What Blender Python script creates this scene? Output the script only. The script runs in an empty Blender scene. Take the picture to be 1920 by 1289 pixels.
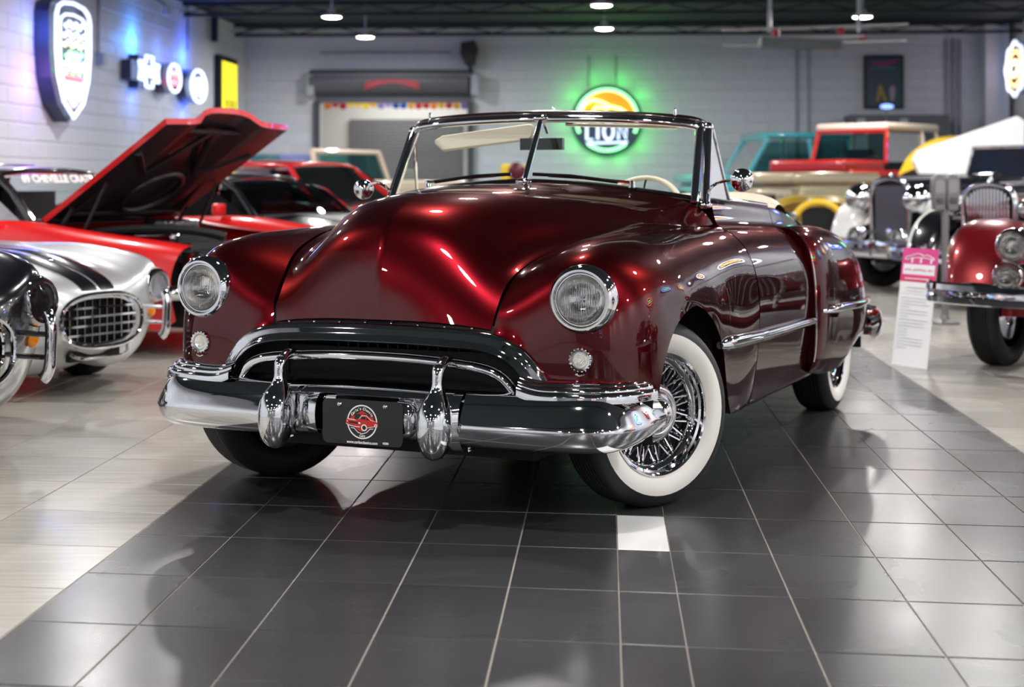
import bpy, bmesh, math, random
import numpy as np
from mathutils import Vector, Matrix
random.seed(7)
R = math.radians
PI = math.pi

# ------------------------------------------------------------------ camera
SC = bpy.context.scene
H = 1.18            # camera height
F = 3030.0          # focal length in pixels of a 1920 px wide frame
YH = 337.0          # pixel row of the horizon
cd = bpy.data.cameras.new('camera'); cam = bpy.data.objects.new('camera', cd)
SC.collection.objects.link(cam)
cam.location = (0, 0, H); cam.rotation_euler = (PI/2, 0, 0)
cd.sensor_width = 36; cd.lens = F/1920*36
cd.shift_y = -(644.5-YH)/1920
cd.clip_start = 0.1; cd.clip_end = 200
cd.dof.use_dof = True; cd.dof.focus_distance = 5.6; cd.dof.aperture_fstop = 2.8
SC.camera = cam
# ------------------------------------------------------------------ world, exposure
w = bpy.data.worlds.new('world'); SC.world = w; w.use_nodes = True
w.node_tree.nodes['Background'].inputs[0].default_value = (.5, .55, .65, 1)
w.node_tree.nodes['Background'].inputs[1].default_value = .05
SC.view_settings.view_transform = 'Standard'; SC.view_settings.look = 'None'
SC.view_settings.gamma = 1; SC.view_settings.use_curve_mapping = False
SC.view_settings.exposure = 0.0
LAMP_POWER = 23.0     # watts of each ceiling pendant

# ------------------------------------------------------------------ materials
MAT = {}
def mat(name, col, rough=.5, metal=0., coat=0., coat_rough=.03, emit=None, estr=0., trans=0., ior=1.45, spec=.5, alpha=1., noise=None, bump=0., nscale=8., sheen=0.):
    if name in MAT: return MAT[name]
    m = bpy.data.materials.new(name); m.use_nodes = True
    nt = m.node_tree; b = nt.nodes['Principled BSDF']
    b.inputs['Base Color'].default_value = (*col, 1)
    b.inputs['Roughness'].default_value = rough
    b.inputs['Metallic'].default_value = metal
    b.inputs['Coat Weight'].default_value = coat
    b.inputs['Coat Roughness'].default_value = coat_rough
    b.inputs['Specular IOR Level'].default_value = spec
    b.inputs['IOR'].default_value = ior
    b.inputs['Transmission Weight'].default_value = trans
    b.inputs['Alpha'].default_value = alpha
    if emit is not None:
        b.inputs['Emission Color'].default_value = (*emit, 1)
        b.inputs['Emission Strength'].default_value = estr
    if noise or bump:
        tc = nt.nodes.new('ShaderNodeTexCoord'); n = nt.nodes.new('ShaderNodeTexNoise')
        n.inputs['Scale'].default_value = nscale; n.inputs['Detail'].default_value = 5
        nt.links.new(tc.outputs['Object'], n.inputs['Vector'])
        if noise:
            mx = nt.nodes.new('ShaderNodeMix'); mx.data_type = 'RGBA'
            mx.inputs[6].default_value = (*col, 1); mx.inputs[7].default_value = (*noise, 1)
            nt.links.new(n.outputs['Fac'], mx.inputs[0]); nt.links.new(mx.outputs[2], b.inputs['Base Color'])
        if bump:
            bp = nt.nodes.new('ShaderNodeBump'); bp.inputs['Strength'].default_value = bump; bp.inputs['Distance'].default_value = .002
            nt.links.new(n.outputs['Fac'], bp.inputs['Height']); nt.links.new(bp.outputs[0], b.inputs['Normal'])
    MAT[name] = m
    return m

M_maroon = mat('maroon_metallic_paint', (.068, .0020, .0042), .30, .9, coat=1, coat_rough=.012)
M_maroon.node_tree.nodes['Principled BSDF'].inputs['Specular Tint'].default_value = (.30, .02, .035, 1)
M_chrome = mat('chrome', (.80, .81, .84), .035, 1)
M_chrome_dull = mat('worn_chrome', (.62, .63, .65), .14, 1)
M_rubber = mat('tyre_rubber', (.012, .013, .015), .55, nscale=40, bump=.1)
M_white_rub = mat('whitewall_rubber', (.78, .76, .72), .5)
M_black = mat('black_void', (.004, .004, .005), .7)
M_blackgloss = mat('gloss_black', (.006, .006, .008), .15, coat=1)
M_glass = mat('clear_glass', (1, 1, 1), .0, trans=1, ior=1.02, spec=.5)
M_cream = mat('cream_leather', (.62, .55, .44), .45, nscale=60, bump=.15)
M_darkplastic = mat('dark_plastic', (.02, .02, .022), .4)
M_grey = mat('grey_metal', (.22, .23, .25), .4, .3)

def glass_mat(name, tint, refl=.12):
    """thin sheet glass: mostly clear with a mirror-like share"""
    if name in MAT: return MAT[name]
    m = bpy.data.materials.new(name); m.use_nodes = True; nt = m.node_tree
    nt.nodes.clear()
    o = nt.nodes.new('ShaderNodeOutputMaterial'); t = nt.nodes.new('ShaderNodeBsdfTransparent')
    g = nt.nodes.new('ShaderNodeBsdfGlossy'); g.inputs['Roughness'].default_value = .01
    fr = nt.nodes.new('ShaderNodeFresnel'); fr.inputs[0].default_value = 1.0 + refl*3.5
    mx = nt.nodes.new('ShaderNodeMixShader'); t.inputs[0].default_value = (*tint, 1)
    nt.links.new(fr.outputs[0], mx.inputs[0]); nt.links.new(t.outputs[0], mx.inputs[1]); nt.links.new(g.outputs[0], mx.inputs[2])
    nt.links.new(mx.outputs[0], o.inputs[0]); MAT[name] = m
    return m
G_clear = glass_mat('windscreen_glass', (.90, .95, .94))
G_dark = glass_mat('dark_car_glass', (.10, .16, .17), .14)
G_teal = glass_mat('green_tinted_glass', (.35, .6, .6), .14)
def lens_mat():
    m = bpy.data.materials.new('fluted_lens_glass'); m.use_nodes = True; nt = m.node_tree
    b = nt.nodes['Principled BSDF']
    b.inputs['Base Color'].default_value = (.95, .96, 1, 1); b.inputs['Roughness'].default_value = .03
    b.inputs['Transmission Weight'].default_value = 1; b.inputs['IOR'].default_value = 1.3
    tc = nt.nodes.new('ShaderNodeTexCoord'); wv = nt.nodes.new('ShaderNodeTexWave'); wv.bands_direction = 'X'
    wv.inputs['Scale'].default_value = 40; wv.inputs['Distortion'].default_value = .2
    nt.links.new(tc.outputs['Object'], wv.inputs['Vector'])
    bp = nt.nodes.new('ShaderNodeBump'); bp.inputs['Strength'].default_value = .5; bp.inputs['Distance'].default_value = .002
    nt.links.new(wv.outputs['Fac'], bp.inputs['Height']); nt.links.new(bp.outputs[0], b.inputs['Normal'])
    return m
M_lens = lens_mat()
M_reflector = mat('lamp_reflector', (.88, .88, .86), .12, 1, bump=.6, nscale=26)

# ------------------------------------------------------------------ object helpers
COL = SC.collection
def link(name, me, parent=None, loc=None, rot=None):
    o = bpy.data.objects.new(name, me); COL.objects.link(o)
    if parent is not None: o.parent = parent
    if loc is not None: o.location = loc
    if rot is not None: o.rotation_euler = rot
    return o
def empty(name, loc=(0, 0, 0), rz=0, label=None, cat=None, group=None, parent=None):
    o = bpy.data.objects.new(name, None); COL.objects.link(o); o.empty_display_size = .1
    o.location = loc; o.rotation_euler = (0, 0, rz)
    if parent is not None: o.parent = parent
    tag(o, label, cat, group)
    return o
def tag(o, label=None, cat=None, group=None, kind=None):
    if label: o['label'] = label
    if cat: o['category'] = cat
    if group: o['group'] = group
    if kind: o['kind'] = kind
    return o
def copy_tree(o, parent=None):
    c = o.copy(); COL.objects.link(c)
    if parent is not None:
        c.parent = parent
    for ch in list(o.children): copy_tree(ch, c)
    return c

class MB:
    """collects faces and links them as one mesh object"""
    def __init__(s): s.v = []; s.f = []; s.mi = []; s.mats = []
    def _m(s, m):
        if m not in s.mats: s.mats.append(m)
        return s.mats.index(m)
    def add(s, vs, fs, m=None):
        k = len(s.v); i = s._m(m)
        s.v += [tuple(map(float, p)) for p in vs]
        s.f += [tuple(k+j for j in f) for f in fs]; s.mi += [i]*len(fs)
        return s
    def box(s, c, d, m=None, rz=0, rx=0, ry=0):
        vs = [Vector((x*d[0]/2, y*d[1]/2, z*d[2]/2)) for x in (-1, 1) for y in (-1, 1) for z in (-1, 1)]
        E = Matrix.Rotation(rz, 3, 'Z') @ Matrix.Rotation(ry, 3, 'Y') @ Matrix.Rotation(rx, 3, 'X')
        vs = [E @ v + Vector(c) for v in vs]
        return s.add(vs, [(0, 1, 3, 2), (4, 6, 7, 5), (0, 4, 5, 1), (2, 3, 7, 6), (0, 2, 6, 4), (1, 5, 7, 3)], m)
    def grid(s, A, m=None, cu=False, cv=False, flip=False):
        """A: n x m x 3 array of points"""
        A = np.asarray(A); n, k = A.shape[:2]; fs = []
        for i in range(n if cu else n-1):
            for j in range(k if cv else k-1):
                q = (i*k+j, ((i+1) % n)*k+j, ((i+1) % n)*k+(j+1) % k, i*k+(j+1) % k)
                fs.append(q[::-1] if flip else q)
        return s.add(A.reshape(-1, 3), fs, m)
    def lathe(s, prof, m=None, axis='Z', n=32, c=(0, 0, 0), cap=False, E=None):
        """prof: list of (radius, height along the axis)"""
        A = []
        for r, h in prof:
            row = []
            for i in range(n):
                a = 2*PI*i/n; p = (r*math.cos(a), r*math.sin(a), h)
                if axis == 'X': p = (p[2], p[0], p[1])
                if axis == 'Y': p = (p[0], p[2], p[1])
                p = Vector(p)
                if E is not None: p = E @ p
                row.append(p + Vector(c))
            A.append(row)
        s.grid(A, m, cv=True, flip=(axis == 'Y'))
        return s
    def tube(s, pts, r, m=None, n=10, closed=False, caps=True, up=(0, 0, 1), ry=None):
        pts = [Vector(p) for p in pts]; N = len(pts); rs = r if hasattr(r, '__len__') else [r]*N
        A = []; prev = None
        for i, p in enumerate(pts):
            if closed: t = pts[(i+1) % N]-pts[i-1]
            else: t = pts[min(i+1, N-1)]-pts[max(i-1, 0)]
            t = t.normalized() if t.length > 1e-9 else Vector((0, 1, 0))
            if prev is None:
                u = Vector(up)
                if abs(u.dot(t)) > .95: u = Vector((1, 0, 0))
            else: u = prev
            a = (u - t*u.dot(t)).normalized(); b = t.cross(a); prev = a
            k = 1 if ry is None else ry
            A.append([p + a*(rs[i]*k*math.cos(2*PI*j/n)) + b*(rs[i]*math.sin(2*PI*j/n)) for j in range(n)])
        s.grid(A, m, cu=closed, cv=True)
        if caps and not closed:
            k = len(s.v)-N*n
            s.f += [tuple(range(k+n-1, k-1, -1)), tuple(range(k+(N-1)*n, k+N*n))]; s.mi += [s._m(m)]*2
        return s
    def ball(s, c, r, m=None, nu=16, nv=10, sc=(1, 1, 1), E=None):
        A = []
        for i in range(nv+1):
            th = PI*i/nv
            row = []
            for j in range(nu):
                ph = 2*PI*j/nu
                p = Vector((math.sin(th)*math.cos(ph)*sc[0]*r, math.sin(th)*math.sin(ph)*sc[1]*r, math.cos(th)*sc[2]*r))
                if E is not None: p = E @ p
                row.append(p+Vector(c))
            A.append(row)
        return s.grid(A, m, cv=True)
    def prism(s, poly, d, m=None, o=(0, 0, 0), U=(1, 0, 0), V=(0, 0, 1), W=(0, 1, 0)):
        """polygon in plane U,V at o, extruded by d along W"""
        o, U, V, W = map(Vector, (o, U, V, W)); n = len(poly)
        a = [o+U*x+V*y for x, y in poly]; b = [p+W*d for p in a]
        return s.add(a+b, [tuple(range(n))[::-1], tuple(range(n, 2*n))]+[(i, (i+1) % n, n+(i+1) % n, n+i) for i in range(n)], m)
    def mesh(s, name, smooth=True, angle=40, merge=1e-5):
        me = bpy.data.meshes.new(name)
        me.from_pydata(s.v, [], s.f)
        for m in s.mats:
            me.materials.append(m)
        me.polygons.foreach_set('material_index', s.mi)
        bm = bmesh.new(); bm.from_mesh(me)
        bmesh.ops.remove_doubles(bm, verts=bm.verts, dist=merge)
        bmesh.ops.dissolve_degenerate(bm, edges=bm.edges, dist=1e-7)
        bmesh.ops.recalc_face_normals(bm, faces=bm.faces)
        if smooth:
            ca = R(angle)
            for f in bm.faces: f.smooth = True
            for e in bm.edges:
                if len(e.link_faces) == 2:
                    try:
                        if e.calc_face_angle() > ca: e.smooth = False
                    except ValueError: pass
        bm.to_mesh(me); bm.free()
        return me
    def build(s, name, parent=None, smooth=True, angle=40, loc=None, rot=None, merge=1e-5):
        return link(name, s.mesh(name, smooth, angle, merge), parent, loc, rot)

def solidify(o, t, off=1.0):
    md = o.modifiers.new('thickness', 'SOLIDIFY'); md.thickness = t; md.offset = off; md.use_rim = True
    return o

# ---------------- interpolating cubic B-spline curves and patches
def _basis(kn, p, t, n):
    N = np.zeros(n)
    if t >= kn[-1]-1e-12: N[-1] = 1.; return N
    i = int(np.searchsorted(kn, t, side='right')-1)
    b = [1.]
    for d in range(1, p+1):
        nb = [0.]*(d+1)
        for r in range(d):
            k = i-d+1+r
            den = kn[k+d]-kn[k]
            x = b[r]/den if den > 0 else 0
            nb[r] += x*(kn[k+d]-t); nb[r+1] += x*(t-kn[k])
        b = nb
    for r in range(p+1):
        N[i-p+r] = b[r]
    return N
def _setup(par, p=3):
    n = len(par); p = min(p, n-1)
    kn = [0.]*(p+1)+[float(np.mean(par[j:j+p])) for j in range(1, n-p)]+[1.]*(p+1)
    kn = np.array(kn)
    B = np.array([_basis(kn, p, t, n) for t in par])
    return kn, p, np.linalg.inv(B)
def _par(G):
    d = np.linalg.norm(np.diff(G, axis=0), axis=-1)
    if d.ndim == 2: d = d.mean(1)
    d = np.sqrt(np.maximum(d, 1e-6))**1.4
    c = np.concatenate([[0], np.cumsum(d)]); return c/c[-1]
def curve(pts, n=40, t0=0, t1=1, closed=False):
    G = np.array(pts, float)
    if closed:
        k = min(4, len(G)); GG = np.concatenate([G[-k:], G, G[:k+1]])
        pr = _par(GG); kn, p, Bi = _setup(pr); Cc = Bi @ GG
        a, b = pr[k], pr[k+len(G)]
        ts = np.linspace(a, b, n+1)[:-1]
        return np.array([_basis(kn, p, t, len(GG)) @ Cc for t in ts])
    pr = _par(G); kn, p, Bi = _setup(pr); Cc = Bi @ G
    return np.array([_basis(kn, p, t, len(G)) @ Cc for t in np.linspace(t0, t1, n)])
class Patch:
    def __init__(s, G):
        s.G = np.array(G, float); n, m = s.G.shape[:2]
        s.pu = _par(s.G); s.pv = _par(s.G.transpose(1, 0, 2))
        s.ku, s.du, Bu = _setup(s.pu); s.kv, s.dv, Bv = _setup(s.pv)
        s.C = np.einsum('ai,ijk,bj->abk', Bu, s.G, Bv)
    def ev(s, us, vs):
        A = np.array([_basis(s.ku, s.du, u, s.C.shape[0]) for u in us])
        B = np.array([_basis(s.kv, s.dv, v, s.C.shape[1]) for v in vs])
        return np.einsum('ai,ijk,bj->abk', A, s.C, B)
    def grid(s, nu, nv, u0=0, u1=1, v0=0, v1=1):
        return s.ev(np.linspace(u0, u1, nu), np.linspace(v0, v1, nv))
def mir(A):
    A = np.array(A, float).copy(); A[..., 0] *= -1; return A

def text_mesh(name, txt, size, m, parent=None, loc=(0, 0, 0), rot=(0, 0, 0), ext=.0005, align='CENTER', sx=1.0, shear=0, bold=0):
    c = bpy.data.curves.new(name, 'FONT'); c.body = txt; c.size = size; c.extrude = ext; c.align_x = align; c.align_y = 'CENTER'
    c.shear = shear; c.offset = bold; c.resolution_u = 3
    t = bpy.data.objects.new(name+'_tmp', c); COL.objects.link(t)
    dg = bpy.context.evaluated_depsgraph_get(); dg.update()
    me = bpy.data.meshes.new_from_object(t.evaluated_get(dg)); me.name = name
    bpy.data.objects.remove(t); bpy.data.curves.remove(c)
    me.materials.clear(); me.materials.append(m)
    o = link(name, me, parent, loc, rot); o.scale = (sx, 1, 1)
    return o

# car frame <-> world, pixel -> world helpers (the photograph's frame is 1920 x 1289)
TH = 0.4136
def wpt(px, py, Y): return ((px-960)/F*Y, Y, H-(py-YH)/F*Y)
def gnd(px, py):
    Y = F*H/(py-YH); return ((px-960)/F*Y, Y)

# ================================================================== ROOM
PHI = math.atan(.0544)
def rm(a, b, z=0):      # room frame: a to the right, b into the depth
    return (a*math.cos(PHI)+b*math.sin(PHI), -a*math.sin(PHI)+b*math.cos(PHI), z)
LW, RW, BW, FW, CEIL = -6.62, 7.46, 30.0, -9.0, 4.0
def wall_paint(name, col, dark):
    m = bpy.data.materials.new(name); m.use_nodes = True; nt = m.node_tree; b = nt.nodes['Principled BSDF']
    tc = nt.nodes.new('ShaderNodeTexCoord')
    n = nt.nodes.new('ShaderNodeTexNoise'); n.inputs['Scale'].default_value = 1.3; n.inputs['Detail'].default_value = 4
    nt.links.new(tc.outputs['Object'], n.inputs['Vector'])
    mx = nt.nodes.new('ShaderNodeMix'); mx.data_type = 'RGBA'; mx.inputs[6].default_value = (*col, 1); mx.inputs[7].default_value = (*dark, 1)
    nt.links.new(n.outputs['Fac'], mx.inputs[0]); nt.links.new(mx.outputs[2], b.inputs['Base Color'])
    b.inputs['Roughness'].default_value = .6
    n2 = nt.nodes.new('ShaderNodeTexNoise'); n2.inputs['Scale'].default_value = 30; n2.inputs['Detail'].default_value = 4
    nt.links.new(tc.outputs['Object'], n2.inputs['Vector'])
    bp = nt.nodes.new('ShaderNodeBump'); bp.inputs['Strength'].default_value = .4; bp.inputs['Distance'].default_value = .004
    nt.links.new(n2.outputs['Fac'], bp.inputs['Height']); nt.links.new(bp.outputs[0], b.inputs['Normal'])
    return m
M_wall = wall_paint('painted_block', (.60, .63, .69), (.54, .57, .63))
M_joint = mat('painted_joint', (.54, .57, .62), .7)
M_ceil = mat('black_green_ceiling', (.012, .022, .028), .7)

def wall(name, p0, p1, z1, holes=(), blocks=0, side=1, near=None):
    """wall sheet from p0 to p1 (room a,b), with raised painted blocks on its inner face"""
    P0 = Vector(rm(*p0)); P1 = Vector(rm(*p1)); L = (P1-P0).length; u = (P1-P0).normalized(); nrm = Vector((-u.y, u.x, 0))*side
    mb = MB()
    # sheet split around the holes (holes: (s0,s1,z0,z1))
    cuts = sorted({0., L, *[h[0] for h in holes], *[h[1] for h in holes]}); zc = sorted({0., z1, *[h[2] for h in holes], *[h[3] for h in holes]})
    for a, b in zip(cuts, cuts[1:]):
        for c, d in zip(zc, zc[1:]):
            if any(h[0]-1e-6 <= a and b <= h[1]+1e-6 and h[2]-1e-6 <= c and d <= h[3]+1e-6 for h in holes): continue
            q = [P0+u*a, P0+u*b, P0+u*b-nrm*.15, P0+u*a-nrm*.15]
            vs = [(*p.xy, c) for p in q]+[(*p.xy, d) for p in q]
            mb.add(vs, [(0, 1, 2, 3), (7, 6, 5, 4), (0, 4, 5, 1), (1, 5, 6, 2), (2, 6, 7, 3), (3, 7, 4, 0)], M_joint)
    w_ = mb.build(name, smooth=False); w_['kind'] = 'structure'
    if not blocks: return w_
    # blocks 0.406 x 0.203, courses laid in running bond
    bl, bh, g = .81, .2032, .012
    proto = MB(); t = .010
    x, z = (bl-g)/2, (bh-g)/2
    proto.add([(-x, 0, -z), (x, 0, -z), (x, 0, z), (-x, 0, z), (-x+t, -t, -z+t), (x-t, -t, -z+t), (x-t, -t, z-t), (-x+t, -t, z-t)],
              [(4, 5, 6, 7), (0, 1, 5, 4), (1, 2, 6, 5), (2, 3, 7, 6), (3, 0, 4, 7)], M_wall)
    me = proto.mesh('block', smooth=False)
    ang = math.atan2(u.y, u.x) + (0 if side < 0 else PI)
    spots = []
    for k in range(int(z1/bh)):
        zz = (k+.5)*bh; off = 0 if k % 2 else bl/2
        for i in range(-1, int(L/bl)+2):
            s = i*bl+off
            if s < 0 or s > L: continue
            if any(s+bl/2 > h[0]+.02 and s-bl/2 < h[1]-.02 and zz+bh/2 > h[2]+.02 and zz-bh/2 < h[3]-.02 for h in holes): continue
            p = P0+u*s
            ok = p.y > 10 and abs(p.x/p.y) < .34 and (H-zz)/p.y*F+YH > -40 and zz > .9
            spots.append((0 if ok else 1, p.y, s, zz))
    spots.sort()
    vis = [q for q in spots if q[0] == 0][:blocks]
    rest = [q for q in spots if q not in set(vis)]
    for _, _, s, zz in vis:
        p = P0+u*s
        o = link('block', me, w_, (p.x, p.y, zz), (0, 0, ang))
    sb = MB(); E = Matrix.Rotation(ang, 3, 'Z'); vv = [Vector(v.co) for v in me.vertices]; ff = [tuple(f.vertices) for f in me.polygons]
    for _, _, s, zz in rest:
        p = P0+u*s; c = Vector((p.x, p.y, zz))
        sb.add([E @ v + c for v in vv], ff, M_wall)
    if sb.v:
        o = sb.build('distant_blocks', w_, smooth=False, merge=1e-7); o['kind'] = 'stuff'
    return w_
# roll-up door opening in the far wall: photo x 597..887
def back_s(px):   # distance along the back wall from the left corner for a photo column
    k = (px-960)/F; # X = k*Y ; point rm(a,30)
    a = (k*BW*math.cos(PHI)-BW*math.sin(PHI))/(math.cos(PHI)+k*math.sin(PHI))
    return a-LW
def back_z(py, Y=30.): return H-(py-YH)/F*Y
D0, D1 = back_s(600), back_s(884)
DZ = back_z(192)
wall('wall_back', (LW, BW), (RW, BW), CEIL, holes=((D0, D1, 0, DZ),), blocks=300, side=-1)
wall('wall_left', (LW, FW), (LW, BW), CEIL, blocks=300, side=-1)
wall('wall_right', (RW, FW), (RW, BW), CEIL, side=1)
wf_ = wall('wall_front', (LW, FW), (RW, FW), CEIL, side=1)
wf_.data.materials[0] = mat('charcoal_wall', (.16, .165, .18), .6)
cb = MB()
c4 = [rm(LW-.2, FW-.2, CEIL), rm(RW+.2, FW-.2, CEIL), rm(RW+.2, BW+.2, CEIL), rm(LW-.2, BW+.2, CEIL)]
cb.add(c4+[(x, y, z+.15) for x, y, z in c4], [(0, 1, 2, 3), (4, 5, 6, 7), (0, 1, 5, 4), (1, 2, 6, 5), (2, 3, 7, 6), (3, 0, 4, 7)], M_ceil)
ceil = cb.build('ceiling', smooth=False); ceil['kind'] = 'structure'
for b in np.arange(-7, 30, 3.6):   # steel joists across the ceiling
    jb = MB()
    for zz, hh in ((3.97, .05), (3.80, .05)):
        p, q = Vector(rm(LW, b)), Vector(rm(RW, b)); c = (p+q)/2
        jb.box((c.x, c.y, zz), ((q-p).length, .09, hh), M_ceil, rz=-PHI)
    n = 24
    for i in range(n):
        a0 = LW+(RW-LW)*i/n; a1 = LW+(RW-LW)*(i+1)/n
        jb.tube([rm(a0, b, 3.96 if i % 2 else 3.82), rm(a1, b, 3.82 if i % 2 else 3.96)], .012, M_ceil, n=4)
    jb.build('ceiling_joist', ceil, smooth=False)

# ------------------------------------------------------------------ floor of individual tiles
def tile_mat(name, a, b, rough):
    m = bpy.data.materials.new(name); m.use_nodes = True; nt = m.node_tree; bs = nt.nodes['Principled BSDF']
    tc = nt.nodes.new('ShaderNodeTexCoord'); mp = nt.nodes.new('ShaderNodeMapping'); mp.inputs['Scale'].default_value = (1.2, 14, 1)
    oi = nt.nodes.new('ShaderNodeObjectInfo'); ad = nt.nodes.new('ShaderNodeVectorMath'); ad.operation = 'ADD'
    sc = nt.nodes.new('ShaderNodeVectorMath'); sc.operation = 'SCALE'; sc.inputs[3].default_value = 7.31
    nt.links.new(oi.outputs['Location'], sc.inputs[0])
    nt.links.new(tc.outputs['Object'], ad.inputs[0]); nt.links.new(sc.outputs[0], ad.inputs[1]); nt.links.new(ad.outputs[0], mp.inputs[0])
    n = nt.nodes.new('ShaderNodeTexNoise'); n.inputs['Scale'].default_value = 2.0; n.inputs['Detail'].default_value = 6; n.inputs['Roughness'].default_value = .6
    nt.links.new(mp.outputs[0], n.inputs['Vector'])
    rp = nt.nodes.new('ShaderNodeValToRGB'); rp.color_ramp.elements[0].position = .3; rp.color_ramp.elements[1].position = .7
    rp.color_ramp.elements[0].color = (*a, 1); rp.color_ramp.elements[1].color = (*b, 1)
    nt.links.new(n.outputs['Fac'], rp.inputs[0])
    hv = nt.nodes.new('ShaderNodeHueSaturation'); mr = nt.nodes.new('ShaderNodeMapRange')
    mr.inputs[3].default_value = .88; mr.inputs[4].default_value = 1.12
    nt.links.new(oi.outputs['Random'], mr.inputs[0]); nt.links.new(mr.outputs[0], hv.inputs['Value']); nt.links.new(rp.outputs[0], hv.inputs['Color'])
    nt.links.new(hv.outputs[0], bs.inputs['Base Color'])
    n3 = nt.nodes.new('ShaderNodeTexNoise'); n3.inputs['Scale'].default_value = 1.1; n3.inputs['Detail'].default_value = 3
    ge = nt.nodes.new('ShaderNodeNewGeometry'); nt.links.new(ge.outputs['Position'], n3.inputs['Vector'])
    mr2 = nt.nodes.new('ShaderNodeMapRange'); mr2.inputs[1].default_value = .3; mr2.inputs[2].default_value = .7
    mr2.inputs[3].default_value = rough*.85; mr2.inputs[4].default_value = rough*1.2
    nt.links.new(n3.outputs['Fac'], mr2.inputs[0]); nt.links.new(mr2.outputs[0], bs.inputs['Roughness'])
    bs.inputs['Specular IOR Level'].default_value = .5
    bp = nt.nodes.new('ShaderNodeBump'); bp.inputs['Strength'].default_value = .08; bp.inputs['Distance'].default_value = .001
    nt.links.new(n.outputs['Fac'], bp.inputs['Height']); nt.links.new(bp.outputs[0], bs.inputs['Normal'])
    return m
M_tdark = tile_mat('charcoal_tile', (.026, .026, .029), (.036, .036, .040), .26)
M_tlight = tile_mat('pale_stone_tile', (.30, .285, .255), (.38, .365, .33), .24)
M_twhite = mat('white_tile', (.85, .85, .84), .2)
M_grout = mat('grout', (.30, .27, .24), .8)
S0 = np.array((-.98905, 4.27772)); SCv = np.array((.31636, -.04356)); SSv = np.array((.16420, -.02568)); SRv = np.array((.03047, .52644))
fl = MB()
f4 = [rm(LW-.1, FW-.1), rm(RW+.1, FW-.1), rm(RW+.1, BW+.1), rm(LW-.1, BW+.1)]
fl.add([(x, y, -.003) for x, y, z in f4]+[(x, y, -.2) for x, y, z in f4], [(0, 1, 2, 3), (4, 5, 6, 7), (0, 1, 5, 4), (1, 2, 6, 5), (2, 3, 7, 6), (3, 0, 4, 7)], M_grout)
floor = fl.build('floor', smooth=False); floor['kind'] = 'structure'
def gpt(c, s, r): return S0+SCv*c+SSv*s+SRv*r
tiles = []   # (mesh key, four corners)
g = .0035
def quad(c0, c1, s0, s1, r, off=0.):
    a = gpt(c0, s0, r+off); b = gpt(c1, s1, r+off); d = gpt(c0, s0, r+1+off); e = gpt(c1, s1, r+1+off)
    return [a, b, e, d]
for r in range(-22, 47):
    for c in range(-1, 4): tiles.append(('dark', quad(c, c+1, 0, 0, r)))
    tiles.append(('white_half' if r == 2 else 'dark_half', quad(4, 4, 0, 1, r)))
    for c in range(4, 9): tiles.append(('dark', quad(c, c+1, 1, 1, r)))
    wl = 1.665
    for k in range(0, 11):
        tiles.append(('light', quad(-1-wl*(k+1), -1-wl*k, 0, 0, r, .64)))
        tiles.append(('light', quad(9+wl*k, 9+wl*(k+1), 1, 1, r, .30)))
def inroom(q):
    for p in q:
        b = p[0]*math.sin(PHI)+p[1]*math.cos(PHI); a = p[0]*math.cos(PHI)-p[1]*math.sin(PHI)
        if not (LW < a < RW and FW < b < BW): return False
    return True
tm = {'dark': M_tdark, 'dark_half': M_tdark, 'white_half': M_twhite, 'light': M_tlight}
cache = {}
def tile_geo(q, c):
    cc = [p-c for p in q]
    inn = [p*(1-g/np.linalg.norm(p)*1.3) for p in cc]; top = [p*(1-(g+.0012)/np.linalg.norm(p)*1.3) for p in cc]
    return [(*p, -.003) for p in inn]+[(*p, 0) for p in top], [(4, 5, 6, 7), (0, 1, 5, 4), (1, 2, 6, 5), (2, 3, 7, 6), (3, 0, 4, 7)]
def px_area(q):
    if min(p[1] for p in q) < 3.2: return 0
    xs = [960+F*p[0]/p[1] for p in q]; ys = [YH+F*H/p[1] for p in q]
    if max(xs) < -5 or min(xs) > 1925 or min(ys) > 1295: return 0
    return (max(xs)-min(xs))*(max(ys)-min(ys))
allt = [(px_area(q), k, q) for k, q in tiles if inroom(q)]
allt.sort(key=lambda t: -t[0])
stuff = MB()
for i, (ar, k, q) in enumerate(allt):
    c = sum(q)/4; vs, fs = tile_geo(q, c)
    if i < 300 and ar > 0:
        if k not in cache:
            mb = MB(); mb.add(vs, fs, tm[k]); cache[k] = mb.mesh('floor_tile', smooth=False)
        o = link('floor_tile', cache[k], floor, (c[0], c[1], 0))
        if k == 'white_half': o['label'] = 'small white tile set in the dark strip'
    else:
        stuff.add([(x+c[0], y+c[1], z) for x, y, z in vs], fs, tm[k])
o = stuff.build('distant_floor_tiles', floor, smooth=False, merge=1e-7); o['kind'] = 'stuff'
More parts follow.
